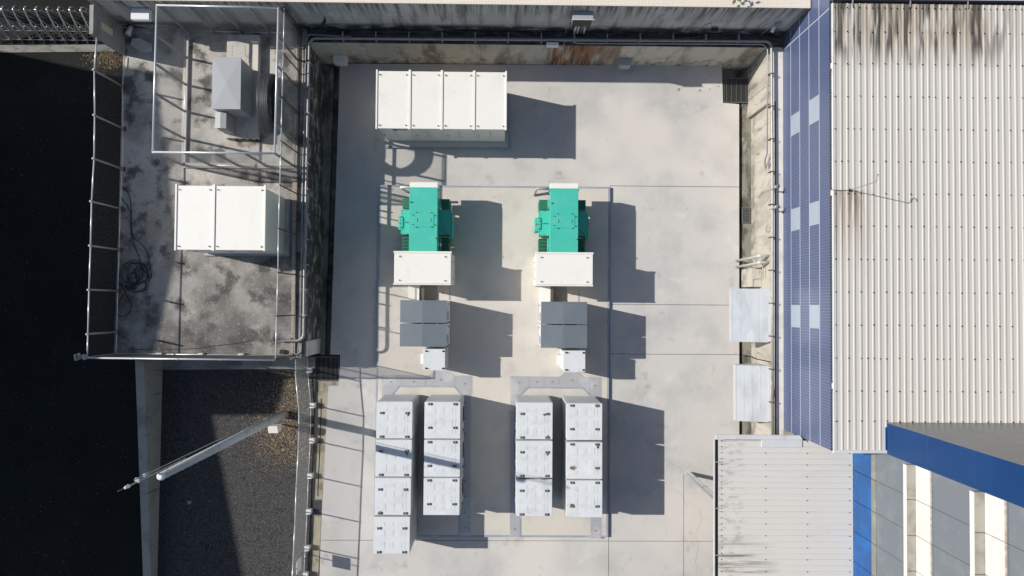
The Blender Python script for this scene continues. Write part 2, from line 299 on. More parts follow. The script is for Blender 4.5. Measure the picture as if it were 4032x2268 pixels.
# drain channels round the slab
dw = MB().prism([W(1272, 250), W(1310, 250), W(1274, 1400), W(1246, 1400)], -.42, -.18).build('drain_channel_west', 'drain'); struct(dw)
de = MB().box(W(2926, 700)[0], W(2968, 700)[0], -5.8, yN-.05, -.42, -.14).build('drain_channel_east', 'drain'); struct(de)
ds = MB().prism([W(1243, 1500), W(1334, 1500), W(1334, 1520), W(1291, 1521), W(1250, 2268), W(1240, 2400), W(1205, 2400), W(1216, 2268), W(1236, 1640)], -.42, -.10).build('drain_channel_south', 'drain_pale'); struct(ds)
MB().tube([(*W(1263, 1570), -.095), (*W(1259, 1700), -.095), (*W(1248, 1955), -.095)], .014, 6).build('drain_groove', 'black', ds)

# platform (raised ground on the west) and the retaining walls
px = [W(485, 217, ZP), W(466, 900, ZP), W(447, 1402, ZP), W(1170, 1408, ZP)]
wtopS = W(1187, 1400, ZP); wtopN = W(1215, 190, ZP)
wb0, wb1 = W(1247, 1400, 0), W(1272, 253, 0)
pf = struct(MB().prism([px[0], px[1], px[2], px[3], (wb0[0], px[3][1]), (wb1[0], wb1[1]+.02), (wb1[0], 11.2), (px[0][0], 11.2)], [-.4]*8, [ZP]*8).build('platform', 'platform'))
e0 = (wb0[0], px[3][1]); e1 = (wb1[0], wb1[1])
pw = MB().prism([e0, e1, (e1[0]+.035, e1[1]), (e0[0]+.035, e0[1])], -.4, ZP-.03).build('retaining_wall_west', 'wall'); struct(pw)
MB().box(e0[0]+.037, e0[0]+.10, e0[1]+.02, e0[1]+.6, -.3, ZP-.25).build('pale_wall_face', 'found', pw)  # thin slab on the wall face in a lighter colour
MB().prism([W(1148, 1390, ZP), W(1163, 1390, ZP), W(1178, 190, ZP), W(1160, 190, ZP)], ZP+.003, ZP+.09).build('kerb', 'rust_light', pf)
yNb = W(2400, 257, 0)[1]                      # lower face of north retaining wall
yNu = 10.38                                   # upper boundary wall face
nl = struct(MB().box(wb1[0]-.05, 11.6, yNb, yNu+1.0, -.4, ZP).build('retaining_wall_north', 'wall_low'))
MB().box(wb1[0]+.0, 11.4, yNb+.012, yNu, ZP+.003, ZP+.02).build('ledge_top', 'ledge_dirty', nl)
nu = MB().box(W(368, 100, 4.1)[0]-.01, 10.62, yNu, yNu+.35, ZP-.2, 4.5).build('boundary_wall', 'wall')
tag(nu, 'tall weathered concrete wall with dark streaks along the north side of the yard', 'wall')
MB().box(W(368, 100, 4.1)[0]-.01, 10.60, yNu-.02, yNu+3.2, 4.503, 4.56).build('tile_coping', 'creamtile', nu)
xEw = W(2963, 700, 0)[0]; xT = W(3083, 700, ZP)[0]
el = struct(MB().box(xEw, xT+.4, -7.0, yNb-.002, -.4, ZP).build('retaining_wall_east', 'wall_east'))
MB().box(xEw+.012, xT, -5.0, yNu, ZP+.003, ZP+.018).build('ledge_top', 'ledge', el)
pa = rect('C', 1700, 520, 1720, 915, 0)
MB().box(xEw-.16, xEw-.003, g('C', 1703, 915)[1], g('C', 1700, 785)[1]-.01, -.14, ZP-.12).build('pilaster', 'wall_east', el)
MB().box(xEw-.16, xEw-.003, g('C', 1700, 785)[1]+.01, yNb-.01, -.14, ZP-.12).build('pilaster', 'wall_east', el)

# road, inner asphalt
rw = -.10
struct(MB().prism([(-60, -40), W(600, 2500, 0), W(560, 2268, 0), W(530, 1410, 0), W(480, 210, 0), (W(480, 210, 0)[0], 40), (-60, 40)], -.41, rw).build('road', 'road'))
ia = struct(MB().prism([W(640, 1400), W(1243, 1400), W(1243, 1500), W(1236, 1640), W(1216, 2268), W(1205, 2500), W(600, 2500)], -.41, -.02).build('asphalt_lot', 'asphalt'))
gs = struct(MB().prism([W(640, 1405), W(1240, 1405), W(1240, 1452), W(640, 1456)], -.3, .02).build('gutter_strip', 'wall_road'))
ts = struct(MB().prism([W(-60, 176), W(500, 172), W(500, 200), W(-60, 205)], -.3, -.06).build('gate_track', 'road_concrete'))
# low wall between road and asphalt lot
A = [W(532, 1418, 1.46), W(566, 1418, 1.46), W(594, 2268, .50), W(563, 2268, .50)]
B = [(A[0][0]-.02, A[0][1]), (W(640, 1418)[0]-.0, A[1][1]), (W(617, 2268)[0], A[2][1]), (A[3][0]-.02, A[3][1])]
rwall = MB()
ext = lambda p, q, k: (q[0]+(q[0]-p[0])*k, q[1]+(q[1]-p[1])*k)
tp = [A[0], A[1], ext(A[1], A[2], .3), ext(A[0], A[3], .3)]
rwall.prism(tp, [-.4]*4, [1.46, 1.46, .21, .21])
tag(rwall.build('roadside_wall', 'wall_road'), 'low tapering concrete wall between the dark road and the asphalt lot', 'wall')

# ---- building west of the road (outside the picture) unseen, its outline shaped to shade road and platform
ZB = 16.0
def cast(p):
    q = W(*p); s = SUNV/-SUNV.z; k = ZB-p[2]
    return (q[0]-s.x*k, q[1]-s.y*k)
rp = [cast(p) for p in ((612, 287, ZP), (662, 630, ZP), (704, 985, ZP), (609, 1397, ZP), (1135, 1478, 0), (1080, 1636, 0), (835, 1636, 0), (955, 2268, 0), (1030, 2700, 0))]
rp += [(rp[-1][0]-14, rp[-1][1]), (rp[0][0]-14, rp[0][1])]
ob = thing('shade_block', 'plain unseen block shaped for its shade, on the far side of the road, out of the picture', 'building', (0, 0, 0))
MB().prism(rp, -.1, ZB-.3).build('wall', 'facade', ob)
MB().prism(rp, ZB-.297, ZB).build('roof', 'platform', ob)


# ================================================================== MAIN BUILDING (blue tile facade, ribbed roof)
ZR = 5.98
mbld = thing('tile_building', 'blue tiled building with pale ribbed metal roof on the east side of the yard', 'building')
yT0 = W(3279, 1777, ZR)[1]; yT1 = 16.0
xr0 = W(2098*1.5652, 800, ZR)[0]
MB().box(xT+.03, 24, -3.93, yT1, -.3, ZR-.12).build('wall_core', 'palepanel', mbld)
MB().box(xT+.03, 12.40, yT0+.03, -3.935, ZP, ZR-.12).build('wall_core', 'palepanel', mbld)
# five horizontal bands of blue tile with recessed joints; joint heights from the picture
def zx(k, x, y, X):
    lo, hi = 0., 20.
    for _ in range(40):
        m = (lo+hi)/2
        if g(k, x, y, m)[0] > X: lo = m
        else: hi = m
    return lo
zb = [ZP+.0]+[zx('H', x, 600, xT) for x in (758, 828, 901, 980)]+[ZR-.10]
spots = []
for k, x, ya, yb in (('D', 762, 905, 1068), ('D', 905, 785, 982), ('H', 758, 246, 420), ('H', 901, 200, 380), ('H', 758, 990, 1163), ('H', 901, 990, 1170)):
    bnd = 1 if x < 800 else 3
    zz = zb[bnd]+.002
    spots.append((bnd, g(k, x, yb, zz)[1], g(k, x, ya, zz)[1]))
for i in range(5):
    z0 = zb[i]+(.022 if i else 0); z1 = zb[i+1]-.022
    cuts = sorted([(a, b) for bn, a, b in spots if bn == i])
    y = yT0
    for a, b in cuts+[(yT1, None)]:
        MB().box(xT, xT+.028, y, a-(.006 if b else 0), z0, z1).build('tile_band', 'bluetile', mbld)
        if b:
            MB().box(xT-.004, xT+.028, a+.006, b-.006, z0+.006, z1-.006).build('pale_panel', 'palepanel', mbld)
            y = b+.006
for i in range(1, 5):
    MB().box(xT-.0015, xT+.0275, yT0+.001, yT1, zb[i]-.020, zb[i]+.020).build('joint_strip', 'palegrout', mbld)
yv = g('D', 693, 395, ZP)[1]
for i in range(5): MB().box(xT-.003, xT+.02, yv-.02, yv+.02, zb[i]+.022, zb[i+1]-.022).build('joint_strip', 'palegrout', mbld)
# coping strip of small tiles in a darker colour and roof sheets
MB().box(xT-.02, xr0+.04, yT0, yT1, ZR-.098, ZR-.05).build('coping', 'darktile', mbld)
yRn = W(3700, 18, ZR)[1]; yRs = W(3700, 1683, ZR)[1]; xtab = W(2257*1.5652, 1740, ZR)[0]; yTs = W(3400, 1772, ZR)[1]
pr = .2055; SH = 4
xs = xr0; ns = 0
while xs < 22:
    m = MB(); ysb = yTs if xs+SH*pr < xtab+.25 else yRs
    def prof(x):
        return [(x, 0), (x+.010, .025), (x+.054, .025), (x+.064, 0)]
    pts = []
    for q in range(SH): pts += prof(xs+q*pr)
    pts += [(xs+SH*pr-.001, 0)]
    zt = ZR+.002*(ns % 2)
    lap = .004
    vs = [(p[0], ysb, zt+p[1]) for p in pts]+[(p[0], yRn, zt+p[1]) for p in pts]
    n = len(pts); m.add(vs, [(i, i+1, i+1+n, i+n) for i in range(n-1)])
    m.build('roof_sheet', 'roofsheet', mbld)
    xs += SH*pr; ns += 1
# screws along the sheets (small dark rubber washers)
sm = MB(); yrow = [g('D', 1800, y, ZR)[1] for y in (70, 258, 505, 758, 1010, 1262)]+[g('H', 1800, y, ZR)[1] for y in (130, 382, 638, 895, 1152, 1410)]+[g('L', 1700, y, ZR)[1] for y in (77, 300)]
x = xr0+.03; k = 0
while x < 19:
    for j, y in enumerate(yrow):
        if k % 2 == 0 or j in (0,) or random.random() < .06:
            yy = y+random.uniform(-.012, .012); sm.cyl(x, yy, ZR+.03, ZR+.046, random.uniform(.017, .024), 6)
    x += pr; k += 1
sm.build('roof_screws', 'black', mbld, kind='stuff')
MB().box(xr0-.05, xr0+.0, yTs, yRn, ZR-.049, ZR+.028).build('verge_flashing', 'flashing', mbld, bevel=.006)
MB().box(xr0-.05, xtab+.08, yTs-.10, yTs-.002, ZR-.09, ZR+.036).build('eave_flashing', 'flashing', mbld, bevel=.006)
MB().tube([(xr0+.1, yRn+.14, ZR+.09), (24, yRn+.16, ZR+.09)], .035, 8).build('ridge_pipe', 'white_clean', mbld, smooth=True)
for i in range(7): MB().box(xr0+.6+i*1.9, xr0+.63+i*1.9, yRn-.12, yRn+.18, ZR+.034, ZR+.06).build('pipe_clip', 'galv_dull', mbld)
MB().box(xr0-.0, 24, yRn+.05, yT1, ZR-.25, ZR-.10).build('gap_backing', 'black', mbld)  # black slab filling the dark gap beyond the roof edge
for k, x, y in (('D', 1076, 515), ('H', 1076, 118), ('L', 1148, 35)):
    r = g(k, x, y, ZR-.03); q = MB().box(r[0]-.06, r[0]+.05, r[1]-.17, r[1]+.17, ZR-.048, ZR-.02).build('gutter_bracket', 'post_rust', mbld)
    MB().box(r[0]-.05, r[0]+.05, r[1]-.09, r[1]+.09, ZR-.018, ZR+.0).build('bracket_cover', 'white_clean', q)

# whip antenna on the roof
a0 = g('H', 1215, 97, ZR); 
an = thing('roof_antenna', 'thin hooked steel rod standing on the ribbed roof by the tile edge', 'antenna', (a0[0], a0[1], ZR))
a1 = g('H', 1390, 40, ZR+1.62)
MB().tube([(0, 0, 0), (.0, 0, 1.55)], .014, 6).build('rod', 'galv_dull', an)
MB().tube([(0, 0, 1.55), (0, .06, 1.62), (0, .15, 1.63), (0, .20, 1.68), (0, .18, 1.76), (0, .10, 1.78)], .016, 6).build('hook', 'galv_dull', an)
MB().cyl(0, 0, 0, .05, .05, 10).build('foot', 'black', an)
MB().tube([(0, 0, .04), (-.3, -.02, .045), (a0[0]*0-.62, 0, .045)], .008, 5).build('lead', 'black', an)

# ================================================================== LOW CANOPY (metal lean-to)
ZC = 3.72
cr = rect('K', 1562, 440, 2566, 1449, ZC)
cz = thing('metal_canopy', 'low pale ribbed metal canopy with black gutter in the south east corner', 'canopy')
xc0 = g('K', 1562, 900, ZC)[0]; xc1 = W(3359, 2030, ZC)[0]-.03; yc1 = g('K', 1900, 440, ZC)[1]; yc0 = -15
y = yc1; i = 0
while y > yc0:
    m = MB(); pts = []
    for q in range(4):
        yy = y-q*.2085; pts += [(yy, 0), (yy-.010, .026), (yy-.036, .026), (yy-.046, 0)]
    pts += [(y-4*.2085+.001, 0)]
    n = len(pts); zt = ZC+.0015*(i % 2)
    m.add([(xc0, p[0], zt+p[1]) for p in pts]+[(xc1, p[0], zt+.05+p[1]) for p in pts], [(i2, i2+n, i2+1+n, i2+1) for i2 in range(n-1)])
    m.build('roof_sheet', 'canopy', cz); y -= 4*.2085; i += 1
sm = MB()
for q in range(46):
    for xx in [g('K', x, 900, ZC)[0] for x in ((1585, 1910, 2218, 2530) if q % 2 == 0 else (1585,))]:
        sm.cyl(xx, yc1-.023-q*.2085+.0, ZC+.02+.05*(xx-xc0)/(xc1-xc0), ZC+.046+.05*(xx-xc0)/(xc1-xc0), .018, 6)
sm.build('roof_screws', 'black', cz, kind='stuff')
MB().prism([(xc0-.12, yc1+.2), (g('K', 2165, 408, ZC)[0], yc1+.19), (g('K', 2185, 440, ZC)[0], yc1+.03), (xc0-.12, yc1+.03)], ZC+.0, ZC+.09).build('ridge_flashing', 'flashing', cz, bevel=.008)
MB().box(g('K', 1880, 470, ZC)[0], g('K', 2180, 470, ZC)[0], g('K', 1900, 490, ZC)[1], yc1+.025, ZC+.034, ZC+.075).build('patch_plate', 'flashing', cz, bevel=.006)
gm = MB(); gx0 = g('K', 1540, 900, ZC)[0]
gm.box(gx0-.02, gx0+.012, yc0, yc1+.02, ZC-.16, ZC-.06); gm.box(gx0+.03, xc0+.02, yc0, yc1, ZC-.16, ZC-.13)
gm.build('gutter', 'flashing', cz)
MB().box(gx0+.013, xc0+.02, yc0, yc1-.01, ZC-.128, ZC-.075).build('gutter_bed', 'pit', cz)
for yk in (600, 944, 1292):
    r = g('K', 1570, yk, ZC); MB().box(gx0+.002, r[0]+.10, r[1]-.014, r[1]+.014, ZC+.028, ZC+.045).build('gutter_strap', 'galv_dull', cz)
MB().box(xc0+.3, 12.0, yc0, yc1, ZC-.4, ZC-.06).build('beam_deck', 'seam', cz)
dp = W(2711, 1863); 
dpt = thing('downpipe', 'pale downpipe dropping from the canopy gutter to the yard', 'pipe', (dp[0], dp[1], 0))
MB().box(-.06, .08, -.07, .07, 0, ZC-.17).build('pipe', 'pvc', dpt, bevel=.012)
MB().box(-.085, -.062, -.06, .06, 0, ZC-.2).build('steel_strip', 'galv_dull', dpt)
for z in (.9, 2.3): MB().box(-.1, .088, -.078, .078, z, z+.05).build('clamp', 'galv_dull', dpt)

# ================================================================== TALL BUILDING (south east)
xf = W(3359, 2030, 3.75)[0]
tb = thing('panel_tower', 'tall building with blue corner, white bands and grey louvres in the south east corner', 'building')
yB0, yB1 = -4.78, -3.78
ZT = 15.5
MB().box(xf+.06, 30, -40, yB1-.03, -.4, ZT).build('wall_core', 'seam', tb)
# blue corner panels
zj = [ZP+1.0, 5.4, zx('L', 1850, 520, xf-.05), zx('L', 2198, 660, xf-.05), 12.4, ZT]
for a, b in zip(zj[:-1], zj[1:]):
    MB().box(xf-.05, xf+.058, yB0, yB1, a+.006, b-.006).build('blue_corner_panel', 'bluepanel', tb, bevel=.006)
# grey north face panels
zn = [5.5, 7.65, 9.67, 11.7, 13.7, ZT]; xn = [xf+.09]+[xf+.09+1.55*k for k in range(1, 9)]
for a, b in zip(zn[:-1], zn[1:]):
    for p, q in zip(xn[:-1], xn[1:]):
        MB().box(p+.006, q-.006, yB1-.028, yB1+.02, a+.006, b-.006).build('grey_wall_panel', 'greypanel', tb)
MB().box(xf-.05, xf+.088, yB1+.002, yB1+.022, 5.5, ZT).build('corner_trim', 'greypanel', tb)
# west face bays
yj = [g('L', 1475, y, 5.3)[1] for y in (505, 745, 985, 1225)]
bay = (yj[0]-yj[3])/3
ys = [yB0]+[yj[1]-k*bay for k in range(0, 9)]
def slats(m, x, y0, y1, z0, z1):
    z = z0; 
    while z+.075 < z1:
        m.add([(x, y0, z), (x, y1, z), (x-.03, y1, z+.012), (x-.03, y0, z+.012), (x, y1, z+.075), (x, y0, z+.075)], [(0, 3, 2, 1), (3, 5, 4, 2)]); z += .075
zlow = [3.3, 4.09, 4.98]
for y1, y0 in zip(ys[:-1], ys[1:]):
    a, b = y0+.008, y1-.008
    MB().box(xf, xf+.058, a, b, 3.3, 4.082).build('blue_panel', 'bluepanel_low', tb, bevel=.006)
    MB().box(xf, xf+.058, a, b, 4.098, 4.97).build('blue_panel', 'bluepanel_low', tb, bevel=.006)
    MB().box(xf-.02, xf+.058, a, b, 4.99, 5.25).build('sill_panel', 'sill', tb, bevel=.006)
    for z0, z1 in ((5.27, 7.27), (8.28, 10.23), (11.24, 13.2)):
        m = MB(); slats(m, xf+.03, a, b, z0, z1); m.box(xf+.035, xf+.058, a, b, z0, z1)
        m.build('louvre_panel', 'louver', tb)
    for z0, z1, zt in ((7.28, 7.45, 8.16), (10.24, 10.41, 11.12), (13.22, 13.4, 14.1)):
        MB().box(xf-.27, xf+.058, a, b, z0, z1).build('ledge', 'beige', tb, bevel=.01)
        MB().box(xf, xf+.058, a, b, z1+.005, zt).build('white_panel', 'whitepanel', tb, bevel=.006)
        MB().box(xf-.015, xf+.058, a, b, zt+.005, zt+.05).build('brown_sill', 'rust_light', tb); MB().box(xf+.01, xf+.058, a, b, zt+.055, zt+.11).build('shadow_gap', 'louver', tb)
for z1 in (7.45, 10.41, 13.4): MB().box(xf-.275, xf-.271, -16, yB0-.01, z1-.17, z1+.004).build('ledge_trim', 'whitepanel', tb)

# ================================================================== YARD EQUIPMENT
# raised pad
pz = .12
pl = [W(955*1.5652, 465*1.5652, pz), W(1535*1.5652, 470*1.5652, pz), W(1530*1.5652, 1352*1.5652, pz), W(939*1.5652, 1350*1.5652, pz)]
pad = thing('equipment_pad', 'low raised concrete pad with blue-grey steel edges carrying transformers and cabinets', 'pad', (0, 0, 0))
def inset(poly, d):
    cx = sum(p[0] for p in poly)/len(poly); cy = sum(p[1] for p in poly)/len(poly)
    return [(p[0]+(d if p[0] < cx else -d), p[1]+(d if p[1] < cy else -d)) for p in poly]
MB().prism(inset(pl, .075), .002, pz).build('slab', 'pad', pad)
def strip(poly, wd, z0, z1, name, m, parent):
    q = inset(poly, wd)
    n = len(poly)
    for i in range(n):
        j = (i+1) % n
        MB().prism([poly[i], poly[j], q[j], q[i]], z0, z1).build(name, m, parent)
strip(pl, .072, .002, pz+.003, 'steel_edge', 'edging', pad)
# steel trench cover plates
def cover(poly, k=None, m='plate', ring=None):
    P = [g(k, x, y, pz) for x, y in poly] if k else poly
    cx = sum(p[0] for p in P)/len(P); cy = sum(p[1] for p in P)/len(P)
    P = [(p[0]+(.005 if p[0] < cx else -.005), p[1]+(.005 if p[1] < cy else -.005)) for p in P]
    o = MB().prism(P, pz+.001, pz+.009).build('cover_plate', m, pad)
    rx, ry = ring if ring else (cx, cy)
    MB().box(rx-.035, rx+.035, ry-.028, ry+.028, pz+.010, pz+.012).build('lift_slot', 'galv_dull', o)
    MB().tube([(rx-.03, ry-.02, pz+.016), (rx-.03, ry+.025, pz+.016), (rx+.03, ry+.025, pz+.016), (rx+.03, ry-.02, pz+.016)], .005, 5).build('lift_ring', 'black', o)
VX = 555.5   # second set lies this many picture pixels further east on the pad
for poly, rg in (([(85, 680), (395, 682), (395, 840), (350, 850), (240, 970), (85, 970)], (235, 790)), ([(395, 682), (755, 686), (755, 848), (395, 846)], (578, 788)),
             ([(755, 686), (830, 682), (885, 618), (1120, 610), (1207, 690), (1207, 862), (1190, 855), (755, 848)], (990, 755)), ([(1207, 690), (1465, 690), (1465, 990), (1310, 990), (1207, 870)], (1355, 815)),
             ([(85, 972), (236, 972), (170, 1010), (85, 1075)], (130, 1000))):
    cover(poly, 'V', ring=g('V', *rg, pz))
for poly, rg in (([(190, 695), (480, 700), (480, 862), (450, 866), (352, 958), (190, 958)], (330, 800)), ([(480, 700), (716, 703), (716, 864), (480, 862)], (600, 788)), ([(716, 703), (942, 704), (942, 866), (716, 864)], (832, 790)),
             ([(942, 704), (1010, 640), (1250, 640), (1312, 710), (1395, 712), (1395, 965), (1300, 872), (942, 866)], (1135, 765)), ([(1395, 712), (1575, 715), (1575, 982), (1410, 982), (1395, 968)], (1478, 845)), ([(190, 962), (350, 962), (350, 1160), (190, 1160)], (285, 1055))):
    cover(poly, 'X', ring=g('X', *rg, pz))
def colstrip(k, x0, x1, ya, yb, n):
    for i in range(n):
        y0 = ya+(yb-ya)*i/n; y1 = ya+(yb-ya)*(i+1)/n
        cover([(x0, y0), (x1, y0), (x1, y1), (x0, y1)], k)
colstrip('J', 1340, 1422, 105, 1150, 9); colstrip('J', 1710, 1786, 220, 1160, 8); colstrip('J', 2310, 2391, 100, 1172, 9)
def edge_line(k, pts, wd=.03):
    P = [(*g(k, x, y, pz), pz+.006) for x, y in pts]
    m = MB()
    for a, b in zip(P[:-1], P[1:]):
        a = Vector(a); b = Vector(b); t = (b-a).normalized(); nrm = Vector((-t.y, t.x, 0))*wd
        m.prism([(a-nrm)[:2], (b-nrm)[:2], (b+nrm)[:2], (a+nrm)[:2]], pz+.001, pz+.014)
    m.build('trench_edge', 'edging', pad)
edge_line('V', [(245, 985), (350, 856), (1195, 858), (1295, 975)]); edge_line('X', [(352, 975), (462, 872), (1300, 880), (1400, 990)])
edge_line('J', [(1789, 1010), (1789, 1160)]); edge_line('J', [(1337, 1000), (1337, 1150)], .012)
# plates beside the low voltage boxes
for k, x0, x1, y0, y1, rx, ry in (('F', 1236, 1322, 850, 950, 1277, 900), ('F', 2242, 2328, 880, 962, 2284, 908)):
    cover([(x0, y0), (x1, y0), (x1, y1), (x0, y1)], k, 'plate_rusty', g(k, rx, ry, pz))
    edge_line(k, [(x1+6, y0-10), (x1+6, y1+2)], .014)

# ---- battery cabinets
CW, CD, CHT = 1.335, 1.36, 2.18
def lug(mbA, x, y, z):
    mbA.box(x-.085, x+.085, y-.042, y+.042, z, z+.012)
    mbA.box(x-.07, x-.05, y-.04, y+.04, z+.012, z+.062); mbA.box(x+.02, x+.04, y-.04, y+.04, z+.012, z+.062)
    mbA.box(x-.07, x+.04, y+.03, y+.042, z+.012, z+.062); mbA.box(x-.07, x+.04, y-.042, y-.030, z+.012, z+.062)
def battery(flip):
    t = thing('battery_cabinet', 'x', 'cabinet', group='white battery cabinets')
    hw, hd = CW/2, CD/2
    MB().box(-hw+.03, hw-.03, -hd+.03, hd-.03, 0, .1).build('base', 'black', t)
    MB().box(-hw, hw, -hd, hd, .102, CHT-.05).build('body', 'white_side', t, bevel=.008)
    MB().box(-hw-.006, hw+.006, -hd-.006, hd+.006, CHT-.048, CHT).build('roof', 'white', t, bevel=.01)
    s = -1 if flip else 1
    # embossed roof panels: one shallow row and two full rows of three, framed by three raised fields
    for yc, hh, nm in ((.42, .075, 0), (.13-.04, .135, 1), (-.36, .135, 1)):
        f = MB().box(-hw+.10, hw-.17, (yc-hh-.035)*s*1.0, (yc+hh+.035)*s*1.0, CHT+.0005, CHT+.006).build('roof_field', 'white', t, bevel=.0045)
        for xc in (-.36, -.04, .28):
            MB().box(xc-.095, xc+.095, (yc-hh+.012)*s, (yc+hh-.012)*s, CHT+.0065, CHT+.013).build('roof_pad', 'white', f, bevel=.0055)
    for yy in (.27, -.61):
        for xx in (-.47, .47):
            m = MB(); lug(m, xx, yy*s, CHT+.0005); o = m.build('lifting_lug', 'galv_dull', t)
            MB().box(xx-.048, xx+.018, yy*s-.028, yy*s+.028, CHT+.0135, CHT+.05).build('lug_block', 'hosegrey', o)
    dx = hw if flip else -hw; e = 1 if flip else -1
    d = MB().box(dx+e*.002, dx+e*.022, -hd+.04, hd-.04, .16, CHT-.1).build('door', 'white_side', t, bevel=.004)
    MB().box(dx+e*.023, dx+e*.05, -hd+.10, -hd+.14, .95, 1.2).build('handle', 'black', d)
    m = MB()
    for k in range(12): m.box(dx+e*.023, dx+e*.032, -.3, .3, .4+k*.05, .42+k*.05)
    m.build('vent_slats', 'black', d)
    m = MB()
    for k in range(5): m.box(dx+e*.023, dx+e*.034, -.5+k*.22, -.47+k*.22, 1.75, 1.78)
    m.build('indicator_row', 'red', d)
    MB().box(-hw+.06, hw-.06, hd+.001, hd+.012, .2, CHT-.1).build('back_panel', 'white_side', t, bevel=.004)
    return t
cols = {'A': [(735, 158, 988, 158, 718, 424, 980, 424), (724, 442, 983, 442, 716, 706, 976, 706), (716, 726, 975, 726, 710, 992, 971, 992), (708, 1014, 968, 1014, 702, 1281, 964, 1281)],
        'B': [(1083, 160, 1344, 160, 1079, 425, 1341, 425), (1079, 443, 1341, 443, 1077, 708, 1339, 708), (1076, 726, 1338, 726, 1073, 993, 1336, 993)],
        'C': [(1768, 163, 2027, 165, 1767, 431, 2027, 432), (1765, 448, 2027, 449, 1764, 716, 2027, 717), (1763, 733, 2026, 735, 1761, 1002, 2025, 1003)],
        'D': [(2136, 170, 2395, 172, 2137, 435, 2397, 436), (2136, 457, 2397, 459, 2136, 724, 2397, 726), (2137, 741, 2397, 743, 2137, 1009, 2396, 1011)]}
protoA = battery(False); protoB = battery(True); used = set()
where = {'A': 'westernmost column, the one of four', 'B': 'second column from the west', 'C': 'third column from the west', 'D': 'easternmost column, beside the long shadow'}
ordn = ['northernmost', 'second from the north', 'third from the north', 'southernmost, standing out alone']
for ck, lst in cols.items():
    pro = protoA if ck in 'AC' else protoB
    for i, q in enumerate(lst):
        ps = [g('J', q[2*k], q[2*k+1], pz+CHT) for k in range(4)]
        x = sum(p[0] for p in ps)/4; y = sum(p[1] for p in ps)/4
        t = pro if pro.name not in used else copy_tree(pro); used.add(pro.name); used.add(t.name)
        t.location = (x, y, pz+.0095 if ck in 'D' else pz+.0015)
        nm = ordn[i] if not (i == 2 and ck != 'A') else 'southernmost'
        t['label'] = 'white battery cabinet, %s in the %s' % (nm, where[ck])
        cols[ck][i] = t
# rust stains under some lugs
def stain(t, x, y, r, stretch, seed, m='rust'):
    rr = random.Random(seed); n = 14; z = CHT+.0145
    P = [(x+math.cos(2*math.pi*k/n)*r*rr.uniform(.5, 1.15), y+math.sin(2*math.pi*k/n)*r*stretch*rr.uniform(.5, 1.15)) for k in range(n)]
    MB().prism(P, z-.0135, z).build('rust_stain', m, t)
for ck, i, x, y, r, st, m in (('A', 0, .50, .20, .035, 2.2, 'rust'), ('A', 1, .49, .20, .045, 2.4, 'rust'), ('A', 1, -.44, .28, .09, .5, 'rust_light'), ('A', 2, .48, .25, .045, 1.1, 'rust'), ('A', 2, -.45, -.58, .08, .5, 'rust'),
                      ('B', 1, .46, .60, .09, .6, 'rust_light'), ('B', 1, .45, -.28, .07, .7, 'rust'), ('C', 0, .38, .24, .08, .6, 'rust'), ('C', 1, .49, .20, .04, 2.3, 'rust'), ('C', 0, .50, -.57, .04, 1.2, 'rust'),
                      ('D', 0, .46, .60, .10, .8, 'rust_light'), ('D', 0, -.44, -.26, .08, .7, 'rust_light'), ('D', 1, .50, .52, .045, 2.2, 'rust'), ('D', 1, -.42, -.27, .12, .9, 'rust_light'), ('D', 1, -.47, -.25, .06, .8, 'rust'), ('D', 2, -.46, -.22, .07, .8, 'rust'), ('D', 1, .46, -.27, .10, .8, 'rust_light')):
    stain(cols[ck][i], x, y, r, st, hash((ck, i, x)) % 999, m)

# ---- switchgear rows
def eye(m, x, y, z, a=0):
    m.cyl(x, y, z, z+.012, .032, 8)
    m.tube([(x+math.cos(t)*.028*math.cos(a), y+math.cos(t)*.028*math.sin(a), z+.04+math.sin(t)*.028) for t in [k*math.pi/4 for k in range(8)]], .009, 5, closed=True)
def switchgear(name, label, r, z0, z1, seams, plinth, nleg):
    x0, x1, y0, y1 = r; cx, cy = cen(r)
    t = thing(name, label, 'switchgear', (cx, cy, z0))
    X = lambda v: v-cx
    hy = (y1-y0)/2; h = z1-z0
    ov = .06
    MB().box(x0-cx+ov, x1-cx-ov, -hy+ov, hy-ov, 0, h-.12).build('body', 'cream', t, bevel=.008)
    xs = [x0]+seams+[x1]
    for a, b in zip(xs[:-1], xs[1:]):
        a -= cx; b -= cx
        p = MB(); e = .03
        p.prism([(a+.055, -hy), (b-.055, -hy), (b-.055, hy), (a+.055, hy)], h-.118, h-.03).build('roof_panel', 'cream_dust', t, bevel=.006)
        for ex in (a+.13, b-.13):
            for ey in (-hy+.12, hy-.14):
                m = MB(); eye(m, ex, ey, h-.0295, random.random()*3); m.build('lifting_eye', 'galv_dull', t)
        d = MB().box(a+.07, b-.07, -hy+ov-.024, -hy+ov-.002, .08, h-.2).build('door', 'cream', t, bevel=.004)
        MB().box(a+.14, a+.17, -hy+ov-.05, -hy+ov-.025, .9, 1.1).build('handle', 'galv_dull', d)
        m = MB(); mx_ = (a+b)/2; yy = -hy+ov-.0262
        m.box(mx_-.006, mx_+.006, yy, yy+.002, .75, 1.75); m.box(mx_-.10, mx_+.10, yy, yy+.002, 1.45, 1.462); m.box(mx_-.06, mx_+.06, yy, yy+.002, 1.1, 1.112); m.box(mx_-.16, mx_+.16, yy, yy+.002, .80, .812)
        m.build('mimic_lines', 'red', d)
    for q in xs:
        q -= cx
        lo, hi = (q-.005, q+.06) if q < x0-cx+.01 else ((q-.06, q+.005) if q > x1-cx-.01 else (q-.05, q+.05))
        MB().box(lo, hi, -hy-.03, hy+.05, h-.06, h).build('roof_seam', 'cream_dust', t, bevel=.008)
    return t
SG = rect('B', 752, 556, 1772, 1003, 2.3)
kz = .12
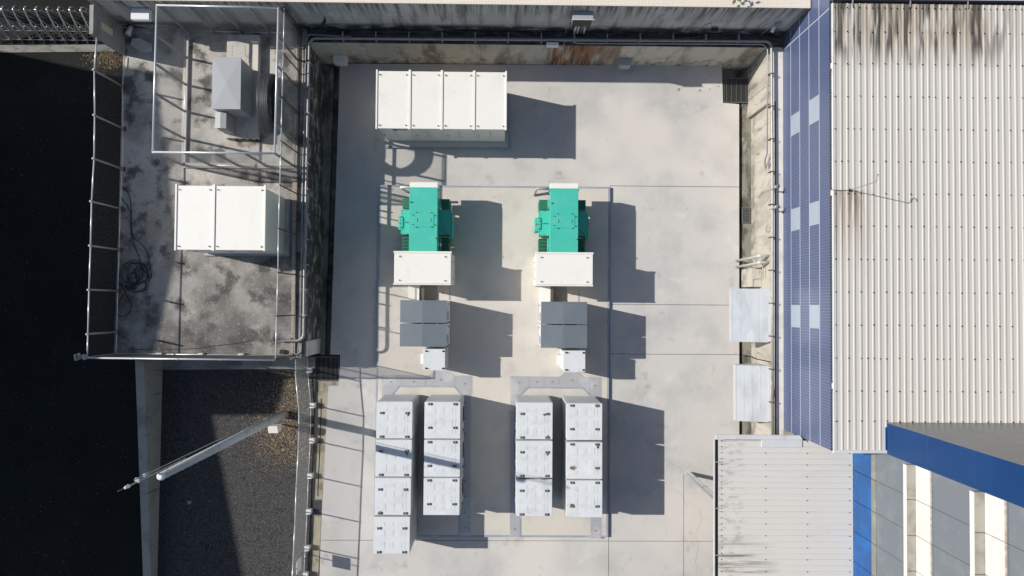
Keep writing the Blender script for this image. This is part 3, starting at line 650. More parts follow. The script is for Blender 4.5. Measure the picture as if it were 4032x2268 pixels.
kp = [g('B', 826, 1150, kz), g('B', 1790, 1158, kz), g('B', 1790, 736, kz), (g('B', 826, 1150, kz)[0], g('B', 1790, 730, kz)[1])]
kp[2] = (kp[1][0], g('B', 1790, 730, kz)[1])
kpl = thing('switchgear_plinth', 'low concrete plinth with steel edge under the four-bay switchgear', 'plinth')
MB().prism(inset(kp, .06), .002, kz).build('slab', 'pad', kpl); strip(kp, .058, .002, kz+.003, 'steel_edge', 'edging', kpl)
sgl = switchgear('switchgear', 'long cream switchgear enclosure of four bays at the north end of the yard', SG, kz+.004, 2.3, [g('B', x, 780, 2.3)[0] for x in (1015, 1265, 1517)], None, 4)
hy = (SG[3]-SG[2])/2
MB().box(g('B', 885, 1000, 2.)[0]-cen(SG)[0], g('B', 995, 1000, 2.)[0]-cen(SG)[0], -hy+.06-.04, -hy+.06-.0265, 1.75, 1.95).build('display_window', 'glass', sgl)
ps = rect('E', 1362, 62, 2068, 562, 4.45)
pp = [g('E', 1590, 606, ZP+.1), g('E', 2255, 610, ZP+.1), g('E', 2255, 168, ZP+.1), g('E', 1590, 165, ZP+.1)]
pp = [(pp[0][0], pp[0][1]), (pp[1][0], pp[0][1]), (pp[1][0], pp[2][1]), (pp[0][0], pp[2][1])]
ppl = thing('switchgear_plinth', 'concrete plinth with steel edge under the two-bay switchgear on the platform', 'plinth')
MB().prism(inset(pp, .06), ZP+.002, ZP+.1).build('slab', 'found', ppl); strip(pp, .058, ZP+.002, ZP+.103, 'steel_edge', 'edging', ppl)
sg2 = switchgear('switchgear', 'cream two-bay switchgear enclosure on the fenced platform', ps, ZP+.104, 4.45, [g('E', 1663, 300, 4.45)[0]], None, 2)

# ---- low voltage boxes, ducts, grey converters, small boxes
def lvbox(label, k, x0, y0, x1, y1):
    z = 2.3; r = rect(k, x0, y0, x1, y1, z); cx, cy = cen(r); hx, hy = (r[1]-r[0])/2, (r[3]-r[2])/2; h = z-pz-.002
    t = thing('low_voltage_box', label, 'cabinet', (cx, cy, pz+.0015), 'cream boxes south of the transformers')
    MB().box(-hx+.04, hx-.04, -hy+.05, hy-.05, 0, h-.08).build('body', 'cream', t, bevel=.008)
    MB().box(-hx+.015, hx-.015, -hy+.055, hy-.075, h-.078, h-.01).build('roof', 'cream_dust', t, bevel=.008)
    MB().box(-hx-.012, hx+.012, hy-.07, hy+.0, h-.075, h).build('roof_rim', 'cream_dust', t, bevel=.008)
    MB().box(-hx-.02, hx+.005, -hy, -hy+.05, h-.075, h).build('roof_rim', 'cream_dust', t, bevel=.008)
    for ex in (-hx+.22, hx-.24):
        for ey in (-hy+.17, hy-.2):
            m = MB(); eye(m, ex, ey, h-.0095, random.random()*3); m.build('lifting_eye', 'galv_dull', t)
    for s in (1, -1):
        for q in (-.5, .5):
            d = MB().box(s*(hx-.04)+s*.002, s*(hx-.04)+s*.02, q*hy-hy*.42, q*hy+hy*.42, .1, h-.14).build('door', 'cream', t, bevel=.004)
            MB().box(s*(hx-.04)+s*.0205, s*(hx-.04)+s*.04, q*hy-.03, q*hy+.0, .9, 1.1).build('handle', 'black', d)
    return t
lvbox('cream low voltage box south of the western green transformer', 'F', 891, 572, 1340, 835)
lvbox('cream low voltage box south of the eastern green transformer', 'F', 1996, 580, 2446, 845)
def duct(label, k, x0, y0, x1, y1, x2):
    z = .72; r = rect(k, x0, y0, x1, y1, z); cx, cy = cen(r); hx, hy = (r[1]-r[0])/2, (r[3]-r[2])/2+.06
    t = thing('cable_duct', label, 'duct', (cx, cy, pz+.0015), 'cable ducts between the boxes')
    MB().box(-hx, hx, -hy, hy, .0, z-pz-.03).build('body', 'cream', t)
    MB().box(-hx-.012, hx+.012, -hy-.0, hy, z-pz-.028, z-pz).build('lid', 'cream_dust', t, bevel=.006)
    xb = g(k, x2, (y0+y1)/2, pz)[0]-cx
    MB().box(hx+.05, hx+.15, -hy+.02, hy-.15, .0, .16).build('side_duct', 'cream', t)
    MB().box(hx+.16, xb, -hy, hy, .0005, .012).build('shade_floor_plate', 'green_dark', t) if False else MB().box(hx+.16, xb, -hy, hy, .0005, .012).build('shade_floor_plate', 'beige', t)  # floor plate coloured darker to add to the shade beside the duct
duct('cream cable duct between western low voltage box and grey converters', 'F', 1008, 838, 1087, 945, 1232)
duct('cream cable duct between eastern low voltage box and grey converters', 'F', 2035, 848, 2111, 958, 2238)
def converter(label, k, x0, y0, x1, y1):
    z = 2.2; r = rect(k, x0, y0, x1, y1, z); cx, cy = cen(r); hx, hy = (r[1]-r[0])/2, (r[3]-r[2])/2; h = z-pz-.002
    t = thing('converter_cabinet', label, 'cabinet', (cx, cy, pz+.0015), 'grey-roofed converter cabinets')
    MB().box(-hx+.015, hx-.015, -hy+.01, hy-.01, .0, h-.09).build('body', 'white_clean', t, bevel=.008)
    m = MB(); rg = .04*hx*-1; e = .022     # slightly creased roof
    m.add([(-hx, -hy, h-.088), (hx, -hy, h-.088), (hx, hy, h-.088), (-hx, hy, h-.088), (-hx, -hy, h-.05), (rg, -hy, h), (hx, -hy, h-.05), (hx, hy, h-.05), (rg, hy, h), (-hx, hy, h-.05)],
          [(3, 2, 1, 0), (4, 5, 8, 9), (5, 6, 7, 8), (0, 1, 6, 5, 4), (2, 3, 9, 8, 7), (1, 2, 7, 6), (3, 0, 4, 9)])
    m.build('roof', 'grey_roof', t)
    for s in (1, -1):
        d = MB().box(s*(hx-.015)+s*.001, s*(hx-.015)+s*.015, -hy+.03, hy-.03, .1, h-.16).build('door', 'white_clean', t, bevel=.004)
        MB().box(s*(hx-.015)+s*.016, s*(hx-.015)+s*.022, -hy+.1, -hy+.42, 1.0, h-.3).build('vent_grille', 'galv_dull', d)
        MB().box(s*(hx-.015)+s*.016, s*(hx-.015)+s*.04, hy-.16, hy-.12, .9, 1.1).build('handle', 'black', d)
        MB().box(s*(hx-.015)+s*.016, s*(hx-.015)+s*.026, -hy+.06, hy-.06, .12, .22).build('kick_vent', 'grey_roof', d)
    m = MB()
    for bx in (-.6, 0, .6): m.box(hx*bx-.02, hx*bx+.02, hy+.001, hy+.02, h-.06, h-.03)
    m.build('lift_tabs', 'galv_dull', t)
converter('grey-roofed converter cabinet, north one of the western pair', 'F', 940, 954, 1301, 1130)
converter('grey-roofed converter cabinet, south one of the western pair', 'F', 937, 1138, 1299, 1316)
converter('grey-roofed converter cabinet, north one of the eastern pair', 'F', 2040, 966, 2399, 1140)
converter('grey-roofed converter cabinet, south one of the eastern pair', 'F', 2038, 1148, 2399, 1326)
def smallbox(label, k, x0, y0, x1, y1):
    z = 1.82; r = rect(k, x0, y0, x1, y1, z); cx, cy = cen(r); hx, hy = (r[1]-r[0])/2, (r[3]-r[2])/2; h = z-pz-.002
    t = thing('auxiliary_box', label, 'cabinet', (cx, cy, pz+.010), 'small white boxes at the south end of the converters')
    MB().box(-hx+.015, hx-.015, -hy+.015, hy-.015, 0, h-.05).build('body', 'white_clean', t, bevel=.008)
    MB().box(-hx, hx, -hy, hy, h-.048, h-.008).build('roof', 'white', t, bevel=.008)
    for ex in (-hx+.13, hx-.06):
        for ey in (-hy+.08, hy-.08):
            m = MB(); m.box(ex-.05, ex+.03, ey-.03, ey+.03, h-.0075, h+.004); eye(m, ex+.0, ey, h+.004, .4); m.build('lifting_eye', 'black', t)
    MB().box(-hx-.16, -hx+.014, -hy+.2, hy-.22, .5, 1.15).build('side_cooler', 'white_clean', t, bevel=.012)
    d = MB().box(hx-.014, hx+.0, -hy+.04, hy-.04, .08, h-.1).build('door', 'white_side', t, bevel=.004)
    m = MB()
    for q, zz in ((.3, 1.2), (.15, 1.2), (.0, 1.0), (-.15, 1.0)): m.box(hx+.001, hx+.014, q-.02, q+.02, zz, zz+.04)
    m.build('buttons', 'black', d)
smallbox('small white box beside the southern western converter', 'V', 718, 287, 1053, 613)
smallbox('small white box beside the southern eastern converter', 'X', 996, 311, 1333, 637)

# ---- transformers
def transformer(label, k, tr, lid, side):
    zt = 2.1; r = rect(k, *tr, zt); cx, cy = cen(r); hx, hy = (r[1]-r[0])/2, (r[3]-r[2])/2
    t = thing('transformer', label, 'transformer', (cx, cy, pz+.0015), 'green transformers'); b = pz+.0015
    zl = 1.5; l = rect(k, *lid, zl); lx0, lx1, ly0, ly1 = l[0]-cx, l[1]-cx, l[2]-cy, l[3]-cy
    z = lambda v: v-b
    MB().box(lx0+.1, lx1-.1, ly0+.12, ly1-.12, 0, z(.2)).build('skid', 'green_dark', t)
    MB().box(lx0+.06, lx1-.06, ly0+.06, ly1-.06, z(.2), z(zl)-.05).build('tank', 'green', t, bevel=.012)
    d = MB().box(lx0, lx1, ly0, ly1, z(zl)-.048, z(zl)).build('tank_lid', 'green', t, bevel=.005)
    m = MB(); nb = 9
    for i in range(nb+1):
        x = lx0+.03+(lx1-lx0-.06)*i/nb
        for y in (ly0+.03, ly1-.03): m.cyl(x, y, z(zl), z(zl)+.02, .014, 6)
    for i in range(1, 7):
        y = ly0+.03+(ly1-ly0-.06)*i/7
        for x in (lx0+.03, lx1-.03): m.cyl(x, y, z(zl), z(zl)+.02, .014, 6)
    m.build('lid_bolts', 'green_dark', d)
    MB().box(lx1-.05, lx1+.09, ly0-.1, ly1-.1, z(.3), z(1.25)).build('terminal_box', 'green', t, bevel=.01)
    MB().box(lx0-.13, lx0+.04, ly0+.2, ly1-.25, z(.35), z(1.3)).build('gauge_box', 'green', t, bevel=.01)
    MB().tube(fillet([(lx0-.02, cyl_y, z(zl)) for cyl_y in (ly0+.25,)]+[(lx0-.02, ly0+.25, z(zl)+.1), (lx0-.02, ly1-.28, z(zl)+.1), (lx0-.02, ly1-.28, z(zl))], .05), .018, 6).build('grab_rail', 'green', t, smooth=True)
    MB().tube([(lx0+.12, (ly0+ly1)/2, z(zl)), (lx0+.12, (ly0+ly1)/2, z(zl)+.09), (lx0+.28, (ly0+ly1)/2, z(zl)+.09)], .018, 6).build('valve', 'green', t)
    o = MB().cyl(lx1-.17, ly0+.18, z(zl), z(zl)+.10, .035, 10).build('gauge', 'galv_dull', t)
    MB().tube(fillet([(lx1-.16, ly0+.15, z(zl)+.08), (lx1-.1, ly0+.0, z(zl)+.05), (lx1-.05, ly0-.08, z(1.0)), (lx1+.05, ly0-.5, z(.6)), (lx1-.05, ly0-.62, z(.2))], .1), .008, 5).build('gauge_lead', 'black', t)
    MB().cyl(lx1+.11, (ly0+ly1)/2+.02, z(1.25), z(1.32), .035, 8).build('warning_knob', 'yellow', t)
    MB().cyl(lx0-.09, (ly0+ly1)/2-.02, z(1.3), z(1.36), .03, 8).build('red_knob', 'red', t)
    # cable trunk over the tank
    MB().box(-hx, hx, -hy-.04, hy, z(1.52), z(zt)).build('cable_trunk', 'green', t, bevel=.008)
    MB().box(-hx-.045, hx+.045, hy+.001, hy+.045, z(1.56), z(zt)-.03).build('trunk_flange', 'green', t, bevel=.004)
    m = MB()
    m.prism([(-hx-.0, hy+.047), (hx+.0, hy+.047), (hx+.0, hy+.25), (-hx-.0, hy+.25)], z(1.58), z(zt)-.02); m.build('end_cover', 'cream_dust', t, bevel=.006)
    # hatch on trunk
    h0 = g(k, 607 if k == 'T' else 635, 668 if k == 'T' else 692, zt); h1 = g(k, 1005 if k == 'T' else 1028, 935 if k == 'T' else 958, zt)
    hb = MB().box(h0[0]-cx, h1[0]-cx, h1[1]-cy, h0[1]-cy, z(zt)+.0005, z(zt)+.018).build('hatch', 'green', t, bevel=.006)
    hx0, hx1, hy0, hy1 = h0[0]-cx, h1[0]-cx, h1[1]-cy, h0[1]-cy; hw = hx1-hx0; hh = hy1-hy0
    for q in (.18, .82):
        MB().tube([(hx0+hw*q, hy0+hh*.4, z(zt)+.018), (hx0+hw*q, hy0+hh*.4, z(zt)+.05), (hx0+hw*q, hy0+hh*.62, z(zt)+.05), (hx0+hw*q, hy0+hh*.62, z(zt)+.018)], .009, 5).build('hatch_handle', 'green', hb)
    m = MB()
    for fx, fy in ((.17, 1.03), (.87, 1.03), (.0, .85), (1.03, .83), (.0, .17), (1.03, .15), (.18, -.02), (.88, -.02)):
        X, Y = hx0+hw*fx, hy0+hh*fy; m.cyl(X, Y, z(zt)+.001, z(zt)+.05, .017, 6); m.box(X-.03, X+.03, Y-.008, Y+.008, z(zt)+.03, z(zt)+.045)
    m.build('hatch_clamps', 'green_dark', hb)
    m = MB(); eye(m, -hx+.06, hy-.52, z(zt)+.0005, .3); m.build('lifting_eye', 'green_dark', t)
    m = MB(); eye(m, hx-.03, -hy+.47, z(zt)+.0005, 1.5); m.build('lifting_eye', 'green_dark', t)
    # radiator banks
    for sx in (-1, 1):
        for ya, yb in ((ly1+.06, hy-.27), (-hy-.02, ly0-.08)):
            xo = (lx1-.03) if sx > 0 else (lx0+.03); xi = xo-sx*.33
            m = MB(); n = 11
            for i in range(n):
                yy = ya+(yb-ya)*(i+.5)/n; m.box(xi, xo, yy-.009, yy+.009, z(.35), z(1.35)); 
            rd = m.build('radiator', 'fin', t)
            MB().tube([(xi-sx*.035, ya, z(1.36)), (xi-sx*.035, yb, z(1.36))], .035, 8).build('header_pipe', 'green', rd, smooth=True)
            MB().tube([((xi+xo)/2, (yb if ya > 0 else ya), z(1.25)), ((xi+xo)/2, ly1-.05 if ya > 0 else ly0+.05, z(1.25))], .02, 6).build('tie_bar', 'green', rd) if False else None
    return t, cx, cy
t1, c1x, c1y = transformer('western green transformer under its cable trunk', 'T', (537, 205, 1073, 1388), (380, 605, 1308, 1078), 1)
t2, c2x, c2y = transformer('eastern green transformer under its cable trunk', 'U', (562, 225, 1095, 1404), (342, 627, 1262, 1103), 1)
def tpipe(label, k, pts, m):
    P = [(*g(k, x, y, z), z) for x, y, z in pts]
    tag(MB().tube(fillet(P, .1), .05, 10).build('conduit_pipe', m, smooth=True), label, 'pipe', 'bent pipes at the transformer ends')
tpipe('white bent pipe at the north end of the western transformer', 'T', ((560, 180, 1.5), (375, 180, 1.5), (500, 270, .13)), 'pvc')
tpipe('grey bent pipe at the north end of the eastern transformer', 'U', ((580, 210, .55), (300, 205, .55), (262, 335, .13)), 'pvc_grey')
st = g('U', 452, 285, .3); tag(MB().tube([(st[0], st[1], .3), (st[0]+.0, st[1], pz+.002)], .03, 8).build('pipe_stub', 'pvc_grey'), 'short grey pipe stub on the pad by the eastern transformer', 'pipe')

# ================================================================== FENCES
def fence(name, label, pts, z0, z1, posts, rail='rail', post='post', wire='wire', mid=None, bottom=True, rr=.024, pr_=.024, bases=None, mesh0=None, ptop=.05):
    """pts: plan polyline; posts: list of plan points"""
    t = thing(name, label, 'fence', (0, 0, 0))
    for a, b in zip(pts[:-1], pts[1:]):
        MB().tube([(*a, z1), (*b, z1)], rr, 8).build('top_rail', rail, t, smooth=True)
        if bottom: MB().tube([(*a, z0+.08), (*b, z0+.08)], rr*.8, 6).build('bottom_rail', rail if bottom is True else bottom, t, smooth=True)
        chain(MB(), a, b, mesh0 if mesh0 is not None else z0+.06, z1).build('wire_mesh', wire, t, kind='stuff')
    for i, p in enumerate(posts):
        q = MB().cyl(p[0], p[1], z0, z1+ptop, pr_, 10).build('post', post, t, smooth=True)
        if bases: MB().box(p[0]-bases/2, p[0]+bases/2, p[1]-bases/2, p[1]+bases/2, z0, z0+.02).build('base_plate', 'post_rust', q)
    return t
zc = 4.4
cg = [g('A', 1222, 40, zc), g('A', 2170, 60, zc), g('A', 2140, 1195, zc), g('A', 1190, 1185, zc)]
lerp = lambda a, b, t: (a[0]+(b[0]-a[0])*t, a[1]+(b[1]-a[1])*t)
posts = []
for i, n in ((0, 4), (1, 5), (2, 4), (3, 5)):
    posts += [lerp(cg[i], cg[(i+1) % 4], k/n) for k in range(n)]
fence('cage_fence', 'tall bright-railed chain-link cage round the grey kiosk', cg+[cg[0]], ZP, zc, posts, rr=.036, pr_=.046, ptop=.0)
kb = MB()
for i in (2, 3):
    a, b = cg[i], cg[(i+1) % 4]; v = Vector((b[0]-a[0], b[1]-a[1])).normalized(); nv = Vector((-v.y, v.x))*.09
    MB().prism([(a[0]-nv.x, a[1]-nv.y), (b[0]-nv.x, b[1]-nv.y), (b[0]+nv.x, b[1]+nv.y), (a[0]+nv.x, a[1]+nv.y)], ZP+.002, ZP+.10).build('kerb', 'found', pf)
zw = 3.95
wp = [W(381, 150, zw), g('A', 735, 548, zw), g('A', 738, 900, zw), g('A', 733, 1238, zw), g('E', 714, 185, zw), g('E', 706, 530, zw), g('E', 694, 873, zw), g('E', 685, 1218, zw), g('E', 680, 1400, zw)]
fence('chain_link_fence', 'chain-link fence with rusty post feet along the dark road edge', wp, ZP, zw, wp[1:-1], rail='rail', post='post', wire='wire_dark', bases=.16, ptop=.09, pr_=.036)
zs = 4.12
sp = [wp[-1], g('E', 1030, 1412, zs), g('E', 1388, 1415, zs), g('E', 1725, 1418, zs), g('E', 2140, 1421, zs)]
fence('chain_link_fence', 'chain-link fence along the south edge of the platform', [wp[-1], sp[-1]], ZP, zs, sp[1:-1], wire='wire_dark', bases=.16, rr=.03)
zq = 4.2
ep = [g('A', 2216, 60, zq), g('A', 2208, 420, zq), g('A', 2198, 760, zq), g('A', 2190, 1098, zq), g('E', 2181, 55, zq), g('E', 2170, 395, zq), g('E', 2166, 738, zq), g('E', 2156, 1078, zq), g('E', 2146, 1416, zq)]
fence('chain_link_fence', 'chain-link fence with dark rusty posts along the yard edge of the platform', ep, ZP, zq, ep, rail='rail', post='post_rust', wire='wire_dark', bottom='post_rust', rr=.02, ptop=.03)
# yard fence
zy = 1.7
yp = [W(1163.5, 1414, zy), W(1163.5, 1474, zy), W(1177, 1621, zy), W(1174.5, 1768, zy), W(1166.6, 1916, zy), W(1161, 2065, zy), W(1153.5, 2218, zy), W(1148, 2330, zy)]
yfz = fence('chain_link_fence', 'low bright chain-link fence on white footings between asphalt lot and yard', yp, .0, zy, yp[1:], rr=.022, ptop=.04)
for p in yp[1:]:
    MB().box(p[0]-.03, p[0]+.17, p[1]-.10, p[1]+.10, -.10, .17).build('footing', 'pvc', yfz, bevel=.01)
# sign plate on the yard fence
a = W(1176, 2225, 1.05)
sgn = thing('notice_board', 'thin blank plate hung on the low yard fence near the bottom edge', 'sign', (a[0]+.03, a[1], 0))
MB().box(-.012, .012, -.24, .24, .82, 1.40).build('plate', 'white_clean', sgn, bevel=.004)
MB().tube([(0, .0, 1.40), (-.02, .0, 1.69)], .02, 6).build('hanger', 'galv_dull', sgn)
MB().tube([(0, -.0, .05), (0, -.0, .82)], .02, 6).build('stem', 'galv_dull', sgn)

# ================================================================== PIPES ROUND THE YARD
zp = 2.32
main = [(*g('E', 2128, 1232, zp+.25), zp+.35), (*g('E', 2132, 1270, zp), zp), (*g('E', 2366, 1268, zp), zp), (*g('E', 2372, 720, zp), zp), (*g('A', 2412, 298, zp), zp), (*g('C', 1855, 322, zp), zp), (*W(3041, 730, zp), zp), (*W(3041, 1200, zp), zp), (*W(3042, 1716, zp), zp)]
o = thing('service_pipe', 'long silver steel pipe running round three sides of the yard', 'pipe')
MB().tube(fillet(main, .28, 8), .052, 12).build('pipe', 'silver', o, smooth=True)
yyp = [main[4][1]]
for fx in [k/14 for k in range(1, 14)]:
    p = lerp(main[4], main[5], fx); MB().box(p[0]-.02, p[0]+.02, p[1]-.07, p[1]+.25, ZP+.02, zp+.062).build('pipe_clamp', 'galv_dull', o)
for fy in [k/12 for k in range(1, 12)]:
    p = lerp(main[5], main[8], fy); MB().box(p[0]-.07, p[0]+.09, p[1]-.02, p[1]+.02, ZP+.02, zp+.06).build('pipe_clamp', 'post_rust', o)
    if fy < .95:
        p = lerp(main[2], main[4], fy); MB().box(p[0]-.09, p[0]+.065, p[1]-.02, p[1]+.02, ZP-.05, zp+.06).build('pipe_clamp', 'galv_dull', o)
def run(label, pts, r, m, name='conduit', rad=.2):
    return tag(MB().tube(fillet(pts, rad), r, 8).build(name, m, smooth=True), label, 'conduit')
zq2 = 2.27
run('thin grey conduit under the silver pipe along the north and east walls', [(*g('C', 320, 325, zq2), zq2), (*g('C', 345, 338, zq2), zq2), (*g('C', 1790, 345, zq2), zq2), (*g('C', 1826, 380, zq2), zq2), (*g('C', 1822, 1190, zq2), zq2)], .025, 'conduit')
run('flexible grey conduit looping down the east wall below the thin conduit', [(*g('C', 1822, 1190, zq2), zq2), (*g('C', 1800, 1260, 1.7), 1.7), (*g('C', 1815, 1330, 1.4), 1.4), (*g('C', 1840, 1350, 1.6), 1.6), (*g('C', 1832, 1270, 2.0), 2.0), (*g('C', 1838, 1220, 2.2), 2.2)], .03, 'conduit', 'flexible_conduit')
run('dark cable bundle lying behind the silver pipe on the north ledge', [(*g('B', 240, 272, 2.2), 2.2), (*g('B', 800, 276, 2.2), 2.2), (*g('B', 1500, 286, 2.2), 2.2), (*g('C', 700, 296, 2.2), 2.2), (*g('C', 1500, 292, 2.2), 2.2), (*g('C', 1880, 285, 2.2), 2.2)], .045, 'hosegrey', 'cable_bundle')
run('dark conduit beside the silver pipe along the platform edge', [(*g('E', 2342, 1240, 2.13), 2.13), (*g('E', 2352, 300, 2.13), 2.13), (*g('A', 2385, 330, 2.13), 2.13), (*g('A', 2400, 268, 2.26), 2.26), (*g('B', 560, 286, 2.26), 2.26)], .03, 'conduit')
run('thin blue-grey conduit dropping at the south east corner of the platform', [(*g('S', 460, 470, 2.2), 2.2), (*g('S', 455, 680, 2.2), 2.2), (*g('S', 400, 760, 2.0), 2.0), (*g('S', 300, 795, 1.9), 1.9)], .022, 'conduit')
run('brown conduit next to the silver pipe on the east ledge', [(*W(3052, 400, 2.2), 2.2), (*W(3053, 1100, 2.2), 2.2), (*W(3052, 1710, 2.2), 2.2)], .028, 'post_rust')
run('pale cable sagging off the silver pipe beside the southern hood', [(*g('L', 690, 0, 2.35), 2.35), (*g('L', 684, 150, 2.2), 2.2), (*g('L', 700, 260, 2.1), 2.1), (*g('L', 730, 292, 2.13), 2.13)], .02, 'rust_light', 'cable')
run('thin brown pipe crossing the rust-stained lower north wall', [(*g('N', 205, 780, 2.2), 2.2), (*g('N', 195, 880, 2.12), 2.12), (*g('N', 140, 1240, .02), .02)], .018, 'pvc_grey', 'pipe')
run('black cable crossing the eastern drain between the two hoods', [(*g('G', 1625, 1385, .02), .02), (*g('G', 1690, 1390, .05), .05), (*g('G', 1730, 1410, .3), .3), (*g('G', 1848, 1435, 1.9), 1.9)], .02, 'cable', 'cable')
# floodlights on the east pipe
for i, (x, y) in enumerate(((1890, 75), (1888, 232))):
    p = g('G', x, y, 2.55); t = thing('floodlight', ('northern' if i == 0 else 'southern')+' of two small silver floodlights on the east pipe', 'lamp', (p[0], p[1], ZP+.02), 'floodlights on the east pipe')
    MB().tube([(-.17, -.06, .22), (-.05, 0, .40), (-.05, 0, 0.001)], .016, 6).build('bracket', 'galv', t)
    MB().tube([(-.08, -.02, .42), (.0, .02, .45), (.09, .05, .45)], .055, 12, r2=.075).build('housing', 'silver', t, smooth=True)
    MB().tube([(.091, .05, .45), (.11, .055, .45)], .07, 12).build('lens', 'glass', t)
for i, (x, y, dx) in enumerate(((1838, 40, .0), (1830, 172, -.08), (1822, 390, .02))):
    p = g('G', x, y, 2.0); t = tag(MB().tube([(p[0], p[1]+.14, 2.1), (p[0]-.03, p[1], 2.0), (p[0]+dx, p[1]-.12, 1.85)], .013, 6).build('wall_hook', 'edging'), ['northernmost', 'middle', 'southernmost'][i]+' of three short dark hooks on the east wall', 'hook', 'hooks on the east wall')
# curved pipes, concrete block, hoods on the east wall
for i, yy in enumerate((610, 660)):
    P = [(*g('G', 1845, yy-6, 1.75), 1.75), (*g('G', 1790, yy, 1.7), 1.7), (*g('G', 1720, yy+18, 1.3), 1.3), (*g('G', 1675, yy+32, .1), .0)]
    P = [(xEw-.0, g('G', 1845, yy, 1.75)[1], 1.75), (xEw-.35, g('G', 1790, yy, 1.7)[1], 1.72), (xEw-.62, g('G', 1720, yy+18, 1.3)[1], 1.45), (xEw-.66, g('G', 1720, yy+18, 1.3)[1]-.02, -.1)]
    t = thing('bent_pipe', ['northern', 'southern'][i]+' of two thick grey pipes bending out of the east wall', 'pipe', (0, 0, 0), 'pipes bending out of the east wall')
    MB().tube(fillet(P, .25), .055, 10).build('pipe', 'pvc_grey', t, smooth=True)
    q = P[1]; MB().tube([(q[0]-.07, q[1], q[2]), (q[0]+.02, q[1], q[2])], .06, 10).build('white_band', 'pvc', t)
for i, xx in enumerate((1732, 1792)):
    p0 = g('G', xx, 625, 1.6); p1 = g('G', xx, 780, 1.05)
    tag(MB().box(p0[0]-.012, p0[0]+.012, p1[1], p0[1], 1.50, 1.53).build('support_bar', 'rust_light'), ['western', 'eastern'][i]+' thin brown bar laid across the two bent pipes', 'bar', 'bars across the bent pipes')
b = rect('G', 1697, 700, 1850, 850, 1.0)
blk = MB().box(b[0], xEw-.003, b[2], b[3], -.14, 1.0).build('concrete_box', 'wall_east', bevel=.01); tag(blk, 'pale concrete box against the east wall north of the metal hoods', 'box')
MB().tube(fillet([(b[0]+.05, b[2]+.02, 1.02), (b[0]+.05, b[2]+.3, 1.02), (xEw-.03, b[2]+.33, 1.02)], .08), .014, 6).build('edge_conduit', 'conduit', blk)
for i, (k, x0, y0, x1, y1) in enumerate((('G', 1549, 866, 1836, 1278), ('n', 2899, 1440, 3032, 1659))):
    zo, zi = 1.72, 1.98
    xo = g(k, x0, (y0+y1)/2, zo)[0]; r = rect(k, x0, y0, x1, y1, (zo+zi)/2); ya, yb = r[2], r[3]
    t = thing('vent_hood', ['northern', 'southern'][i]+' dull galvanised sheet hood on the east wall', 'hood', (0, 0, 0), 'sheet hoods on the east wall')
    xi = xEw-.12
    n = 4
    for q in range(n):
        a = xo+(xi-xo)*q/n; bb = xo+(xi-xo)*(q+1)/n
        za = zo+(zi-zo)*q/n; zb_ = zo+(zi-zo)*(q+1)/n
        MB().prism([(a+.004, ya), (bb, ya), (bb, yb), (a+.004, yb)], [za-.04, zb_-.04, zb_-.04, za-.04], [za+.001*q, zb_+.001*q, zb_+.001*q, za+.001*q]).build('top_sheet', 'hood', t)
    MB().box(xo-.02, xo+.003, ya-.01, yb+.01, zo-.30, zo+.004).build('front_lip', 'hood', t)
    for yy in (ya-.012, yb+.002): MB().prism([(xo, yy), (xi, yy), (xi, yy+.01), (xo, yy+.01)], [zo-.3, zo-.9, zo-.9, zo-.3], [zo, zi, zi, zo]).build('cheek', 'hood', t)
    MB().box(xi+.002, xEw-.002, ya+.02, yb-.02, .3, zi+.02).build('wall_frame', 'flashing', t)
# ================================================================== GRATES
def grate(label, r, z, nb, nc, alongx=True):
    x0, x1, y0, y1 = r; t = thing('drain_grate', label, 'grate', (0, 0, 0), 'drain grates')
    MB().box(x0, x1, y0, y1, -.415, z-.05).build('pit', 'pit', t)
    m = MB(); f = .025
    m.box(x0-.0, x0+f, y0, y1, z-.045, z); m.box(x1-f, x1, y0, y1, z-.045, z); m.box(x0+f, x1-f, y0, y0+f, z-.045, z); m.box(x0+f, x1-f, y1-f, y1, z-.045, z)
    m.build('frame', 'grate', t)
    for i in range(nb):
        u = (i+.5)/nb
        q = MB().box(x0+f+.001, x1-f-.001, y0+f+(y1-y0-2*f)*u-.004, y0+f+(y1-y0-2*f)*u+.004, z-.04, z-.002) if alongx else MB().box(x0+f+(x1-x0-2*f)*u-.004, x0+f+(x1-x0-2*f)*u+.004, y0+f+.001, y1-f-.001, z-.04, z-.002)
        q.build('bearing_bar', 'grate', t)
    for i in range(nc):
        u = (i+.5)/nc
        q = MB().box(x0+f+(x1-x0-2*f)*u-.006, x0+f+(x1-x0-2*f)*u+.006, y0+f+.001, y1-f-.001, z-.012, z+.001) if alongx else MB().box(x0+f+.001, x1-f-.001, y0+f+(y1-y0-2*f)*u-.006, y0+f+(y1-y0-2*f)*u+.006, z-.012, z+.001)
        q.build('cross_bar', 'grate', t)
grate('large square black steel grate at the west corner of the yard slab', rect('S', 745, 742, 1225, 1212, -.05), -.05, 24, 5)
grate('small steel grate in the drain beside the low fence', rect('Q', 512, 266, 668, 514, -.06), -.06, 12, 6, False)
grate('steel grate in the north east corner notch of the yard slab', rect('C', 1483, 606, 1680, 800, -.05), -.05, 26, 5)
grate('small steel grate in the east drain', rect('G', 1626, 231, 1690, 355, -.09), -.09, 10, 5, False)
grate('narrow steel grate in the gutter strip below the platform', rect('I', 1490, 38, 1590, 66, .03), .03, 8, 4, False)
